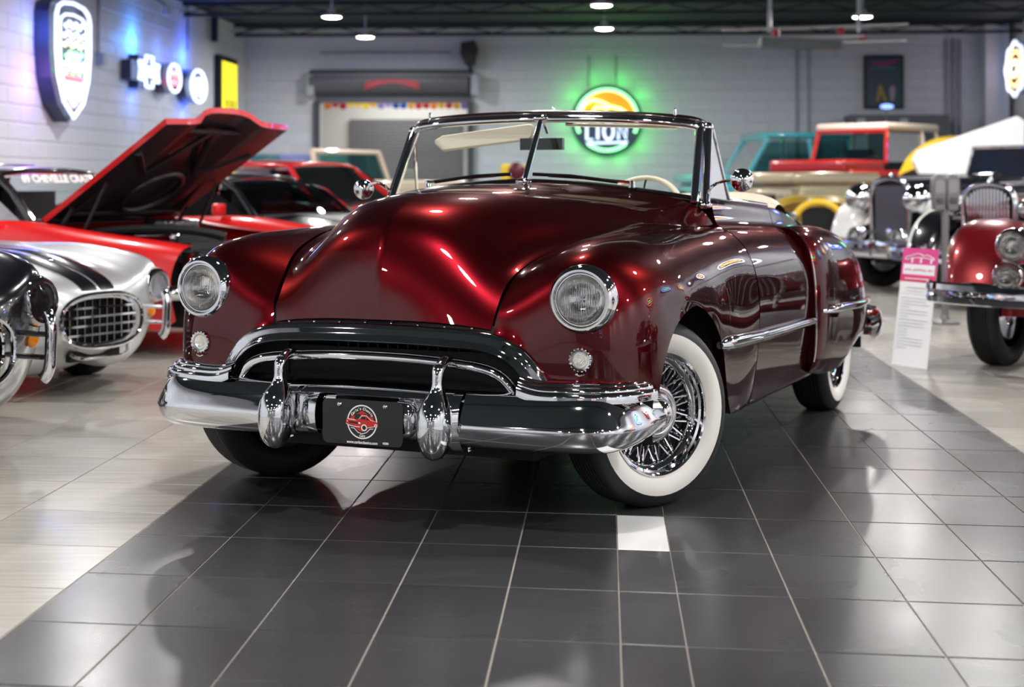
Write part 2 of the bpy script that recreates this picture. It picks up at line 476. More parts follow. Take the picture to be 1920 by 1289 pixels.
# ------------------------------------------------------------------ pendants
M_lamp_on = mat('lit_lamp_lens', (1, 1, 1), .4, emit=(1, .95, .88), estr=32)
M_lamp_body = mat('lamp_body', (.55, .56, .58), .4, .4)
def make_pendant():
    t = empty('pendant_lamp', (0, 0, 0))
    MB().lathe([(.001, .10), (.05, .10), (.06, .04), (.15, .02), (.155, -.005), (.14, -.02)], M_lamp_body, n=20).build('lamp_housing', t)
    MB().lathe([(.14, -.018), (.10, -.03), (.001, -.032)], M_lamp_on, n=20).build('lamp_lens', t)
    MB().tube([(0, 0, .10), (0, 0, .40)], .012, M_lamp_body, n=8).build('lamp_stem', t)
    return t
pend0 = make_pendant(); first = True
PZ = 3.6
lab = {(-1, 27): 'lit disc pendant lamp over the roll-up door, the lower of the two there', (-1, 24): 'lit disc pendant lamp left of the roll-up door, the higher of the two there',
       (0, 26): 'lit disc pendant lamp above the round green neon sign, the lower of the pair', (0, 22): 'lit disc pendant lamp above the round green neon sign, cut by the photo edge', (1, 24): 'lit disc pendant lamp by the hoist at upper right'}
named = [(622, 30), (685, 68), (1128, 8), (1133, 52), (1617, 30)]
nlab = ['lit disc pendant lamp, second from left and highest over the roll-up door', 'lit disc pendant lamp hanging lower, just above the roll-up door',
        'lit disc pendant lamp above the green neon sign, cut by the photo top', 'lit disc pendant lamp close over the green neon sign, lower of its pair', 'lit disc pendant lamp beside the hoist at upper right']
lamp_xy = []
for (px, py), lb in zip(named, nlab):
    Y = F*(PZ-H)/(YH-py); lamp_xy.append(((px-960)/F*Y, Y, lb))
for b in np.arange(-7.2, 21.5, 3.6):
    for a in (-4.6, -.6, 3.4, 6.3) if b < 20 else (3.4,):
        x, y, _ = rm(a+(.9 if b > 3 else 0)*0, b)
        if any((x-q[0])**2+(y-q[1])**2 < 4 for q in lamp_xy): continue
        if y > 6 and F*(PZ-H)/y < YH+10 and abs(x/y) < .33: continue
        lamp_xy.append((x, y, None))
for x, y, lb in lamp_xy:
    t = pend0 if first else copy_tree(pend0); first = False
    t.location = (x, y, PZ); t['category'] = 'lamp'; t['group'] = 'pendant lamps under the showroom ceiling'
    ordn = ['second behind', 'nearest behind', 'first beyond', 'second beyond', 'third beyond', 'fourth beyond', 'fifth beyond', 'sixth beyond', 'seventh beyond'][max(0, min(8, int(round((y*math.cos(PHI)+x*math.sin(PHI)+7.2)/3.6))))]
    side_ = 'left' if x < -2 else 'middle' if x < 2 else 'right' if x < 5 else 'far right'; kx = int((y+8)//3.6)
    t['label'] = lb or ('pendant lamp of the %s row, %s the camera, above the picture' % (side_, ordn)) if lb or True else 'ceiling pendant lamp over the near cars, seen only as a reflection'
    ld = bpy.data.lights.new('lamp_light', 'AREA'); ld.shape = 'DISK'; ld.size = .24; ld.energy = LAMP_POWER*(2.6 if lb else 1); ld.color = (1, .97, .94)
    lo = bpy.data.objects.new('lamp_light', ld); COL.objects.link(lo); lo.parent = t; lo.location = (0, 0, -.04)

# ================================================================== MAIN CAR
car = empty('convertible_car', (-.190*H, 5.245*H, 0), -TH, 'dark maroon classic convertible, top down, wire wheels and whitewall tyres, in front', 'car')

# ---- hood
HC = [
 [(0,-.628,.691),(.11,-.617,.690),(.22,-.608,.687),(.33,-.600,.680),(.385,-.594,.674),(.425,-.586,.667)],
 [(0,-.616,.79),(.11,-.602,.788),(.22,-.586,.782),(.33,-.572,.765),(.39,-.566,.750),(.437,-.560,.739)],
 [(0,-.596,.89),(.11,-.578,.887),(.22,-.555,.875),(.33,-.528,.848),(.395,-.510,.828),(.445,-.500,.814)],
 [(0,-.558,.99),(.12,-.535,.980),(.235,-.503,.957),(.345,-.458,.912),(.415,-.425,.880),(.469,-.413,.873)],
 [(0,-.478,1.066),(.13,-.455,1.052),(.25,-.412,1.020),(.365,-.345,.962),(.44,-.298,.920),(.508,-.283,.917)],
 [(0,-.335,1.114),(.15,-.312,1.101),(.28,-.262,1.070),(.40,-.19,1.008),(.48,-.125,.956),(.558,-.10,.950)],
 [(0,-.09,1.142),(.165,-.07,1.131),(.315,-.02,1.102),(.45,.05,1.045),(.545,.12,.986),(.635,.17,.976)],
 [(0,.22,1.157),(.19,.24,1.148),(.36,.29,1.122),(.51,.36,1.070),(.615,.44,1.008),(.695,.48,.989)],
 [(0,.48,1.164),(.21,.50,1.157),(.40,.55,1.134),(.56,.61,1.090),(.67,.66,1.030),(.735,.70,.988)],
 [(0,.66,1.169),(.23,.69,1.163),(.43,.74,1.143),(.60,.79,1.112),(.71,.84,1.070),(.760,.92,.986)],
]
P_hood = Patch(HC)
# ---- front fender (left side, x > 0); column 0 follows the hood edge
FC = [
 [(.427,-.588,.658),(.50,-.606,.637),(.57,-.602,.578),(.632,-.585,.500),(.76,-.565,.468),(.88,-.50,.456),(.950,-.37,.455)],
 [(.433,-.578,.700),(.53,-.592,.685),(.625,-.593,.645),(.71,-.587,.600),(.81,-.565,.575),(.90,-.485,.572),(.957,-.33,.555)],
 [(.440,-.556,.752),(.55,-.572,.765),(.65,-.58,.76),(.75,-.572,.745),(.845,-.53,.725),(.922,-.425,.705),(.962,-.27,.635)],
 [(.448,-.495,.818),(.55,-.515,.850),(.65,-.53,.878),(.755,-.52,.888),(.86,-.45,.845),(.932,-.335,.785),(.964,-.18,.69)],
 [(.472,-.41,.875),(.565,-.40,.915),(.66,-.385,.945),(.77,-.36,.950),(.87,-.295,.900),(.942,-.20,.82),(.965,-.06,.722)],
 [(.511,-.28,.918),(.595,-.25,.950),(.68,-.215,.968),(.78,-.17,.968),(.873,-.11,.918),(.942,-.04,.83),(.965,.04,.722)],
 [(.561,-.10,.950),(.63,-.06,.970),(.705,-.02,.980),(.79,.02,.970),(.877,.06,.918),(.942,.09,.83),(.964,.15,.690)],
 [(.638,.17,.976),(.69,.20,.984),(.75,.22,.984),(.82,.25,.958),(.888,.26,.905),(.944,.26,.81),(.962,.27,.630)],
 [(.705,.52,.988),(.745,.54,.986),(.795,.55,.972),(.850,.56,.940),(.908,.55,.875),(.948,.50,.73),(.960,.39,.48)],
 [(.748,.76,.987),(.785,.77,.978),(.828,.77,.958),(.872,.77,.920),(.920,.75,.845),(.953,.68,.62),(.935,.56,.262)],
 [(.771,.927,.985),(.816,.927,.964),(.858,.927,.932),(.893,.927,.890),(.930,.927,.808),(.952,.927,.62),(.905,.927,.235)],
]
P_fend = Patch(FC)
hood = MB()
g1 = P_hood.grid(64, 34, .002, .998, 0, .992)
hood.grid(g1, M_maroon); hood.grid(mir(g1), M_maroon, flip=True)
# folded lip under the nose
lip = P_hood.grid(1, 34, .002, .002, 0, .992)[0]
lp = np.array([lip, lip+[0, .012, -.008], lip+[0, .05, -.006]])
hood.grid(lp, M_maroon, flip=True); hood.grid(mir(lp), M_maroon)
hood_o = hood.build('hood', car, angle=60)
for sgn in (1, -1):
    mb = MB(); g2 = P_fend.grid(90, 60, 0, .9985, .010, 1)
    lowz = .262-.012*np.clip((g2[..., 1]-.5)/.43, 0, 1); g2[..., 2] = np.where(g2[..., 1] > .3, np.maximum(g2[..., 2], lowz), g2[..., 2])
    if sgn < 0: g2 = mir(g2)
    mb.grid(g2, M_maroon, flip=sgn < 0)
    keep = []   # opening behind the headlamp
    for fc in mb.f:
        c = np.mean([mb.v[k] for k in fc], axis=0)
        keep.append(not (c[1] < -.40 and math.hypot(abs(c[0])-.75, c[2]-.781) < .098))
    mb.f = [f_ for f_, k in zip(mb.f, keep) if k]; mb.mi = mb.mi[:len(mb.f)]
    # rolled inner edge along the hood gap
    e = g2[:, 0]; inn = np.array([e, e+[-.002*sgn, .002, -.02], e+[0, .0, -.06]]); mb.grid(inn, M_maroon, flip=sgn > 0)
    # rolled lip round the wheel arch
    e = g2[:, -1]; arr = np.array([e, e+[-.010*sgn, 0, .0], e+[-.04*sgn, 0, .004]]); mb.grid(arr, M_maroon, flip=sgn < 0)
    mb.build('front_fender', car, angle=60)
# ---- side: doors and rear quarters
def side_row(y, dz=0., dx=0., w=1.):
    base = [(.738,1.089),(.752,1.045),(.768,.995),(.785,.980),(.818,.964),(.858,.934),(.893,.892),(.930,.81),(.950,.70),(.950,.58),(.938,.42),(.905,.250)]
    zs = [p[1] for p in base]
    return [(x+dx, y, z+dz*max(0, (z-.6)/.5)) for x, z in base]
DR = [side_row(.933), side_row(1.15, -.006), side_row(1.4, -.016), side_row(1.65, -.028), side_row(1.865, -.040)]
P_door = Patch(DR)
QR = [side_row(1.872, -.040), side_row(2.1, -.055, -.004), side_row(2.4, -.09, -.02), side_row(2.75, -.16, -.05), side_row(3.1, -.24, -.11), side_row(3.4, -.31, -.2)]
P_quar = Patch(QR)
for sgn in (1, -1):
    for nm, P, a, b, n in (('door', P_door, .003, 1, 20), ('rear_quarter', P_quar, .002, 1, 30)):
        mb = MB(); gg = P.grid(n, 46, a, b)
        if sgn < 0: gg = mir(gg)
        mb.grid(gg, M_maroon, flip=sgn < 0)
        for k in (0, -1):
            e = gg[k]; mb.grid(np.array([e, e+[-.03*sgn, 0, 0]]), M_maroon)
        e = gg[:, -1]; mb.grid(np.array([e, e+[-.05*sgn, 0, -.03]]), M_maroon)
        e = gg[:, 0]; mb.grid(np.array([e, e+[-.05*sgn, 0, .002], e+[-.07*sgn, 0, -.03], e+[-.07*sgn, 0, -.5]]), M_cream)
        d = mb.build(nm, car, angle=50)
        if nm == 'door':
            tr = MB(); tr.tube([e0+np.array([-.01*sgn, 0, .008]) for e0 in gg[:, 0]], .013, M_chrome, n=10); tr.build('belt_trim', d)
            # long side spear following the body
# rear fender bulge
RF = [
 [(.80,1.875,.955),(.87,1.868,.935),(.93,1.862,.86),(.962,1.86,.70),(.968,1.86,.53),(.962,1.86,.38),(.935,1.87,.285)],
 [(.80,1.97,.958),(.90,1.96,.940),(.968,1.955,.86),(1.000,1.95,.70),(1.005,1.95,.53),(.996,1.95,.38),(.955,1.97,.265)],
 [(.80,2.2,.955),(.905,2.2,.935),(.978,2.2,.85),(1.012,2.2,.70),(1.018,2.2,.53),(1.006,2.2,.38),(.965,2.2,.255)],
 [(.80,2.5,.935),(.90,2.5,.915),(.976,2.5,.83),(1.010,2.5,.68),(1.018,2.5,.52),(1.008,2.48,.38),(.970,2.45,.275)],
 [(.77,2.8,.885),(.875,2.8,.870),(.955,2.8,.79),(.992,2.8,.66),(1.003,2.8,.52),(1.000,2.8,.42),(.968,2.78,.36)],
 [(.70,3.05,.80),(.82,3.06,.79),(.905,3.06,.73),(.950,3.05,.63),(.968,3.05,.52),(.966,3.05,.42),(.94,3.02,.345)],
 [(.58,3.24,.70),(.70,3.27,.70),(.80,3.29,.66),(.865,3.28,.59),(.885,3.28,.50),(.880,3.27,.41),(.85,3.22,.34)],
 [(.35,3.36,.62),(.45,3.40,.62),(.53,3.42,.60),(.58,3.43,.55),(.60,3.43,.48),(.59,3.42,.40),(.57,3.38,.34)],
]
P_rf = Patch(RF)
for sgn in (1, -1):
    mb = MB(); gg = P_rf.grid(50, 36)
    if sgn < 0: gg = mir(gg)
    mb.grid(gg, M_maroon, flip=sgn < 0)
    e = gg[0]; mb.grid(np.array([e, e+[-.05*sgn, .01, 0]]), M_maroon)
    e = gg[:, -1]; mb.grid(np.array([e, e+[-.06*sgn, 0, .0]]), M_maroon)
    rf = mb.build('rear_fender', car, angle=60)
    q = MB(); e = gg[0]; q.tube([p+np.array([.004*sgn, -.003, 0]) for p in e[3:33]], .005, M_chrome, n=8); q.build('stone_guard', rf)
    # chrome spear on the rear fender
    v0 = .64
    sp = P_rf.ev(np.linspace(.03, .86, 30), [v0])[:, 0]
    if sgn < 0: sp = mir(sp)
    q = MB(); n = len(sp); rs = [.022*min(1, .35+4*i/n)*(1-.35*i/n) for i in range(n)]
    q.tube([p+np.array([.006*sgn, 0, 0]) for p in sp], rs, M_chrome, n=12, ry=1.0); q.build('rear_spear', rf)
# deck (boot lid) and folded top boot
dk = Patch([[(0,2.25,1.06),(.3,2.25,1.055),(.6,2.25,1.04),(.735,2.25,1.02)],[(0,2.6,1.04),(.3,2.6,1.03),(.58,2.6,.99),(.72,2.6,.95)],[(0,3.0,.96),(.28,3.0,.95),(.54,3.0,.90),(.70,3.0,.83)],[(0,3.35,.80),(.25,3.35,.79),(.5,3.33,.74),(.62,3.3,.68)],[(0,3.55,.5),(.25,3.55,.5),(.45,3.52,.48),(.56,3.45,.46)],[(0,3.5,.28),(.25,3.5,.28),(.45,3.48,.28),(.56,3.42,.28)]])
mb = MB(); gg = dk.grid(24, 14); mb.grid(gg, M_maroon); mb.grid(mir(gg), M_maroon, flip=True); mb.build('boot_lid', car)
bt = Patch([[(0,2.0,1.07),(.35,2.0,1.075),(.66,2.0,1.06),(.735,2.0,1.03)],[(0,2.08,1.105),(.35,2.08,1.11),(.66,2.06,1.10),(.745,2.04,1.06)],[(0,2.2,1.11),(.35,2.2,1.11),(.65,2.18,1.09),(.745,2.15,1.04)],[(0,2.3,1.06),(.35,2.3,1.055),(.6,2.28,1.04),(.735,2.26,1.01)]])
mb = MB(); gg = bt.grid(16, 16); mb.grid(gg, M_cream); mb.grid(mir(gg), M_cream, flip=True); mb.build('folded_top_cover', car)
# ---- side spear on the doors
def spear(sgn):
    q = MB(); ys = np.linspace(.33, 1.85, 30); pts = []; rs = []
    for i, y in enumerate(ys):
        z = .553 - .016*(y-.33)/1.5 - .012*min(1, (y-.33)/.7)
        x = .962 if y < .95 else .958
        pts.append((sgn*(x-.004), y, z)); t = i/(len(ys)-1)
        rs.append((.031 if i > 2 else (.014, .024, .029)[i])*(1-.32*t))
    q.tube(pts, rs, M_chrome, n=14)
    pts2 = [(p[0]+sgn*.014, p[1], p[2]-.002) for p in pts]
    q.tube(pts2[2:], [r*.55 for r in rs[2:]], M_chrome, n=10)
    return q.build('side_spear', car)
spear(1); spear(-1)
# ---- cowl / windscreen base and scuttle
cw = MB()
arcb = curve([(-.745,.90,1.085),(-.60,.81,1.115),(-.42,.755,1.145),(-.23,.705,1.166),(0,.675,1.172),(.23,.705,1.166),(.42,.755,1.145),(.60,.81,1.115),(.745,.90,1.085)], 50)
cw.grid(np.array([arcb, arcb+[0, .05, .008], arcb+[0, .10, .002], arcb+[0, .14, -.05]]), M_maroon)
cw.build('scuttle', car)
ds = MB()   # dashboard
ds.grid(np.array([arcb*[.93,1,1]+[0, .08, -.005], arcb*[.93,1,1]+[0, .22, -.01], arcb*[.93,.9,1]+[0, .34, -.06], arcb*[.93,.9,1]+[0, .34, -.30]]), M_cream)
ds.build('dashboard', car)
# ---- windscreen frame
wf = MB()
TOPC = [(-.685,1.02,1.405),(-.66,.99,1.427),(-.587,.955,1.441),(-.435,.915,1.452),(-.2,.89,1.460),(0,.88,1.462),(.2,.89,1.460),(.435,.915,1.450),(.587,.955,1.438),(.66,.99,1.425),(.685,1.02,1.405)]
top = curve(TOPC, 48)
wf.tube([p+np.array([0, 0, -.020]) for p in top], .017, M_chrome, n=12)
wf.build('windscreen_top_rail', car)
hd = MB(); hd.tube([p+np.array([0, .022, .002]) for p in top], [.018]*48, mat('header_paint', (.012, .004, .005), .25, .3, coat=1), n=12, ry=.9); hd.build('header_bow', car)
BASE = [(-.715,.85,1.098),(-.56,.79,1.125),(-.35,.735,1.152),(-.15,.700,1.168),(0,.688,1.173),(.15,.700,1.168),(.35,.735,1.152),(.56,.79,1.125),(.715,.85,1.098)]
base = curve(BASE, 40)
MB().tube(base, .011, M_blackgloss, n=8).build('windscreen_gasket', car)
for sgn in (1, -1):
    p = MB()
    a = (sgn*.705, .825, 1.085); b = (sgn*.672, 1.005, 1.405)
    p.tube([a, tuple((np.array(a)+b)/2+np.array([sgn*.002, -.004, 0])), b], .019, M_chrome, n=12)
    a2 = (sgn*.738, .865, 1.075); b2 = (sgn*.700, 1.03, 1.40)
    p.tube([a2, b2], .021, M_chrome, n=12)
    p.ball(b2, .024, M_chrome); p.ball(a2, .03, M_chrome, sc=(1, 1, .6)); p.ball(b, .02, M_chrome)
    p.build('windscreen_post', car)
cp = MB(); cp.tube([(0,.685,1.165),(0,.79,1.32),(0,.873,1.440)], .0135, M_chrome, n=12)
cp.ball((0,.682,1.172), .03, M_chrome, sc=(1.3, 1, .5)); cp.ball((0,.873,1.445), .025, M_chrome, sc=(1.6, .8, .7)); cp.build('windscreen_centre_post', car)
for x in (-.583, .03, .575):
    MB().lathe([(.0001, .032), (.006, .032), (.008, .022), (.006, .0), (.010, -.012)], M_chrome, n=10, c=(x, .935+.05*abs(x), 1.468-.03*abs(x))).build('roof_latch_pin', car)
for sgn in (1, -1):
    bs = base[20:] if sgn > 0 else base[:20][::-1]; tp = top[24:] if sgn > 0 else top[:24][::-1]
    n = 14; bi = np.array([bs[int(i*(len(bs)-1)/(n-1))] for i in range(n)]); ti = np.array([tp[int(i*(len(tp)-4)/(n-1))] for i in range(n)])
    bi[0, 0] = ti[0, 0] = .0*sgn
    q = MB(); q.grid(np.array([bi, (bi+ti)/2, ti]), G_clear); q.build('windscreen_pane', car)
# vent windows
for sgn in (1, -1):
    q = MB(); A = (sgn*.745, .90, 1.10); B = (sgn*.712, 1.055, 1.395); Cc = (sgn*.752, 1.17, 1.085)
    q.tube([B, Cc], .0075, M_chrome, n=8); q.tube([A, Cc], .006, M_chrome, n=8); fr = q.build('vent_window_frame', car)
    q = MB(); q.add([A, B, Cc], [(0, 1, 2)], G_clear); q.build('vent_pane', fr, smooth=False)
# wipers
for sx in (-1, 1):
    q = MB(); px_ = .50*sx if sx > 0 else -.46
    q.lathe([(.0001, .03), (.012, .028), (.016, .0)], M_chrome, n=12, c=(.47*sx, .715, 1.147))
    q.tube([(.47*sx, .71, 1.168), (.30*sx, .675, 1.185), (.12*sx, .662, 1.196)], .006, M_chrome, n=8)
    q.build('wiper_arm', car)
    q = MB(); q.tube([(.42*sx, .685, 1.170), (.22*sx, .668, 1.195), (.05*sx, .662, 1.203)], .0075, M_blackgloss, n=8); q.build('wiper_blade', car)
# interior mirror and visors
q = MB(); q.box((-.02, .93, 1.335), (.20, .028, .052), M_blackgloss); q.tube([(0, .90, 1.43), (.01, .92, 1.38)], .007, M_chrome); mo = q.build('interior_mirror', car)
bv = mo.modifiers.new('bevel', 'BEVEL'); bv.width = .01; bv.segments = 3
for sgn in (-1, 1):
    q = MB(); tilt = .0 if sgn < 0 else 0
    if sgn < 0:
        pl = [(-.262, -.012), (-.215, -.050), (.205, -.034), (.222, -.018), (.222, .030), (.205, .040), (-.225, .022), (-.262, .004)]
        q.prism(pl, .018, M_cream, o=(-.310, .985, 1.375), U=(1, .0, .07), V=(0, .25, 1), W=(0, 1, -.25))
    else:
        q.box((.33, 1.01, 1.412), (.50, .12, .012), M_cream, ry=R(2))
        q.tube([(.08, .955, 1.420), (.58, .985, 1.402)], .009, M_chrome, n=8)
    v = q.build('sun_visor', car); bv = v.modifiers.new('bevel', 'BEVEL'); bv.width = .006; bv.segments = 2
# steering wheel
q = MB(); Es = Matrix.Rotation(R(62), 3, 'X'); ring = [Es @ Vector((.195*math.cos(t), .195*math.sin(t), 0)) + Vector(((.335), 1.20, 1.015)) for t in np.linspace(0, 2*PI, 49)[:-1]]
q.tube(ring, .0125, M_cream, n=10, closed=True); sw = q.build('steering_wheel', car)
q = MB(); hc = Vector(((.335), 1.20, 1.015))
for k in range(3):
    a = PI*(.5+2*k/3); q.tube([hc, hc+Es @ Vector((.19*math.cos(a), .19*math.sin(a), 0))], .007, M_chrome, n=8)
q.ball(hc, .035, M_chrome); q.build('wheel_spoke', sw)
# seats
def cushion(name, c, d, m, seg=6, rx=0):
    q = MB(); q.box((0, 0, 0), d, m); o = q.build(name, car, loc=c, rot=(rx, 0, 0))
    b = o.modifiers.new('bevel', 'BEVEL'); b.width = min(d)*.42; b.segments = seg
    return o
cushion('seat', (0, 1.42, .62), (1.36, .52, .20), M_cream)
cushion('backrest', (-.35, 1.66, .86), (.67, .17, .46), M_cream, rx=R(-12)); cushion('backrest', (.35, 1.66, .86), (.67, .17, .46), M_cream, rx=R(-12))
cushion('rear_backrest', (0, 2.02, .90), (1.36, .17, .40), M_cream, rx=R(-12))
# black boxes added inside the underbody to block light
q = MB(); q.box((0, 1.6, .33), (1.55, 2.7, .22), M_black); q.box((0, -.2, .40), (1.1, .60, .36), M_black); q.box((0, .55, .58), (1.20, .10, .80), M_black)
q.box((0, 2.9, .52), (1.2, .9, .30), M_black)
q.build('underbody_box', car, smooth=False)
q = MB()
for s in (-1, 1):
    # wheel houses
    for yc, rr in ((0.02, .40), (2.70, .38)):
        pts = [(yc+rr*math.cos(t), .34+rr*math.sin(t)) for t in np.linspace(-.15, PI+.15, 20)]
        A = np.array([[(s*.56, y, z) for y, z in pts], [(s*.93, y, z) for y, z in pts]]); q.grid(A, M_black)
        q.grid(np.array([[(s*.56, y, z) for y, z in pts], [(s*.56, y, .3) for y, z in pts]]), M_black)
    q.box((s*.50, -.46, .56), (.16, .10, .18), M_black)
    # black strips added under the hood gaps as their shade
    e = P_fend.grid(40, 1, 0, 1, 0, 0)[:, 0]*[s, 1, 1]
    q.grid(np.array([e+[-.03*s, .01, -.03], e+[.03*s, .01, -.03]]), M_black)
q.build('wheel_house', car, smooth=False)['kind'] = 'stuff'

# ---- headlights
lampE = Matrix.Rotation(0, 3, 'Z')
def headlight(parent, c, r, name='headlight', bez=.115, rot=0., deep=True, lens=None, tilt=0.):
    """faces -y of the parent; c = centre of the bezel front"""
    E = Matrix.Rotation(rot, 3, 'Z') @ Matrix.Rotation(tilt, 3, 'X')
    b = MB(); k = bez/.115
    b.lathe([(.117*k, .045*k), (.116*k, .018*k), (.110*k, .000), (.101*k, -.010*k), (.094*k, -.010*k), (.090*k, -.004*k), (.089*k, .006*k)], M_chrome, axis='Y', n=48, c=c, E=E)
    b.lathe([(.089*k, .006*k), (.0885*k, .000), (.085*k, .000), (.084*k, .010*k)], M_chrome, axis='Y', n=48, c=c, E=E)
    o = b.build(name, parent)
    q = MB(); q.lathe([(.001, .075*k), (.03*k, .070*k), (.06*k, .050*k), (.080*k, .018*k), (.0845*k, .006*k)], M_reflector, axis='Y', n=40, c=c, E=E); q.ball(tuple(Vector(c)+E @ Vector((0, .05*k, 0))), .012*k, M_chrome); q.build('reflector', o)
    q = MB(); q.lathe([(.001, -.012*k), (.03*k, -.0105*k), (.06*k, -.005*k), (.084*k, .004*k)], M_lens if lens is None else lens, axis='Y', n=40, c=c, E=E); q.build('lens', o)
    return o
for s in (1, -1):
    headlight(car, (s*.750, -.585, .781), .1, rot=s*R(4), tilt=0)
    # parking lamp
    b = MB(); c = (s*.750, -.590, .582)
    b.lathe([(.040, .03), (.040, .002), (.036, -.006), (.030, -.004), (.028, .004)], M_chrome, axis='Y', n=32, c=c)
    for k in range(18):
        a = 2*PI*k/18; b.ball((c[0]+.037*math.cos(a), c[1]-.002, c[2]+.037*math.sin(a)), .0042, M_chrome, nu=6, nv=4)
    pl = b.build('parking_lamp', car)
    q = MB(); q.lathe([(.001, -.010), (.006, -.010), (.007, -.006), (.012, -.007), (.013, -.003), (.018, -.005), (.019, -.001), (.024, -.002), (.028, .003)], mat('parking_lens', (.75, .74, .70), .08, .55, coat=1), axis='Y', n=32, c=c); q.build('lens', pl)
    b2 = MB(); b2.tube([(s*.735, -.592, .535), (s*.75, -.594, .530), (s*.765, -.590, .535)], .003, M_chrome, n=6); b2.build('badge', car)

# ---- grille: outer moulding, inner bar, black cavity
def sweep_profile(path, prof, m, nrm=(0, -1, 0)):
    """profile (u outward in the arch plane, v forward) swept along the path"""
    path = np.array(path); n = len(path); A = []
    for i in range(n):
        t = path[min(i+1, n-1)]-path[max(i-1, 0)]; t /= np.linalg.norm(t)
        f = np.array(nrm, float); f = f-t*np.dot(f, t); f /= np.linalg.norm(f); o = np.cross(f, t)
        A.append([path[i]+o*u+f*v for u, v in prof])
    return np.array(A)
arch = [(-.650,-.590,.462),(-.628,-.592,.500),(-.598,-.600,.545),(-.556,-.606,.592),(-.510,-.610,.622),(-.455,-.612,.642),(-.36,-.618,.655),(-.18,-.626,.663),(0,-.630,.665)]
arch = arch + [(-x, y, z) for x, y, z in arch[::-1][1:]]
ap = curve(arch, 110)
prof = [(.012,-.02),(.014,.004),(.008,.014),(-.004,.020),(-.018,.024),(-.030,.030),(-.036,.042),(-.043,.046),(-.049,.040),(-.050,.02),(-.044,-.03)]
q = MB(); q.grid(sweep_profile(ap, prof, None), M_chrome); q.build('grille_surround', car, angle=70)
bar = [(-.545,-.640,.455),(-.528,-.645,.480),(-.505,-.648,.507),(-.470,-.652,.530),(-.42,-.656,.545),(-.33,-.66,.556),(-.17,-.664,.566),(0,-.666,.569)]
bar = bar+[(-x, y, z) for x, y, z in bar[::-1][1:]]
q = MB(); q.grid(sweep_profile(curve(bar, 90), [(.016*math.cos(t), .018*math.sin(t)) for t in np.linspace(0, 2*PI, 15)], None), M_chrome)
q.grid(sweep_profile(curve(bar, 90), [(.020, -.004), (.021, .006), (.016, .012)], None), M_chrome)
q.build('grille_bar', car, angle=60)
# cavity behind
q = MB(); ap2 = ap*[1, 0, 1]+[0, -.58, 0]
q.grid(np.array([ap, ap*[.99, 1, 1]+[0, .20, -.01], ap*[.0, 0, 0]+[0, -.40, .50]]), M_black)
q.box((0, -.42, .40), (1.2, .06, .30), M_black)
q.build('grille_cavity', car, smooth=False)
for k in range(26):
    x = -.50+k*.04; zt = .60-.10*(abs(x)/.5)**3
    q = MB(); q.box((x, -.47, (zt+.46)/2), (.006, .05, zt-.46), M_black); q.build('grille_fin', car, smooth=False)
# black strip put in for the shade between hood lip and surround; small bolts
q = MB(); q.grid(np.array([ap[22:88]+[0, .030, .004], ap[22:88]+[0, .034, .035]]), M_black); q.build('nose_gap_shade', car)
for k in range(8):
    x = -.36+k*.103; MB().ball((x, -.604, .681-.02*abs(x)), .005, M_chrome, nu=8, nv=5).build('bolt', car)

# ---- bumper
def plan(x):    # front face line of the bumper
    ax = abs(x)
    return np.array([x, -.742+.03*(ax/.8)**2, 0])
bp = [(.262,-.742),(.45,-.741),(.60,-.735),(.75,-.720),(.84,-.692),(.900,-.640),(.930,-.57),(.943,-.48),(.945,-.38),(.942,-.27)]
bc = curve([(x, y, 0) for x, y in bp], 46)
def bumper_side(s):
    prof = [(-.140,.448),(-.115,.466),(-.085,.472),(-.060,.464),(-.038,.444),(-.020,.416),(-.007,.387),(.003,.360),(.003,.352),(-.004,.328),(-.018,.303),(-.042,.287),(-.075,.280),(-.11,.280),(-.15,.30)]
    A = []; n = len(bc)
    for i in range(n):
        t = bc[min(i+1, n-1)]-bc[max(i-1, 0)]; t /= np.linalg.norm(t); o = np.array([t[1], -t[0], 0])
        row = []
        for u, z in prof:
            k = i/(n-1); z2 = z
            if k > .55: z2 = .372+(z-.372)*(1-.22*((k-.55)/.45)**2)
            p = bc[i]+o*u; row.append([p[0]*s, p[1], z2])
        A.append(row)
    q = MB(); A = np.array(A)
    pa = Patch(A[::3]) ; gg = pa.grid(60, 60)
    q.grid(gg, M_chrome, flip=s < 0); q.add(list(gg[-1]), [tuple(range(len(gg[-1])))], M_chrome)
    return q.build('bumper', car, angle=60)
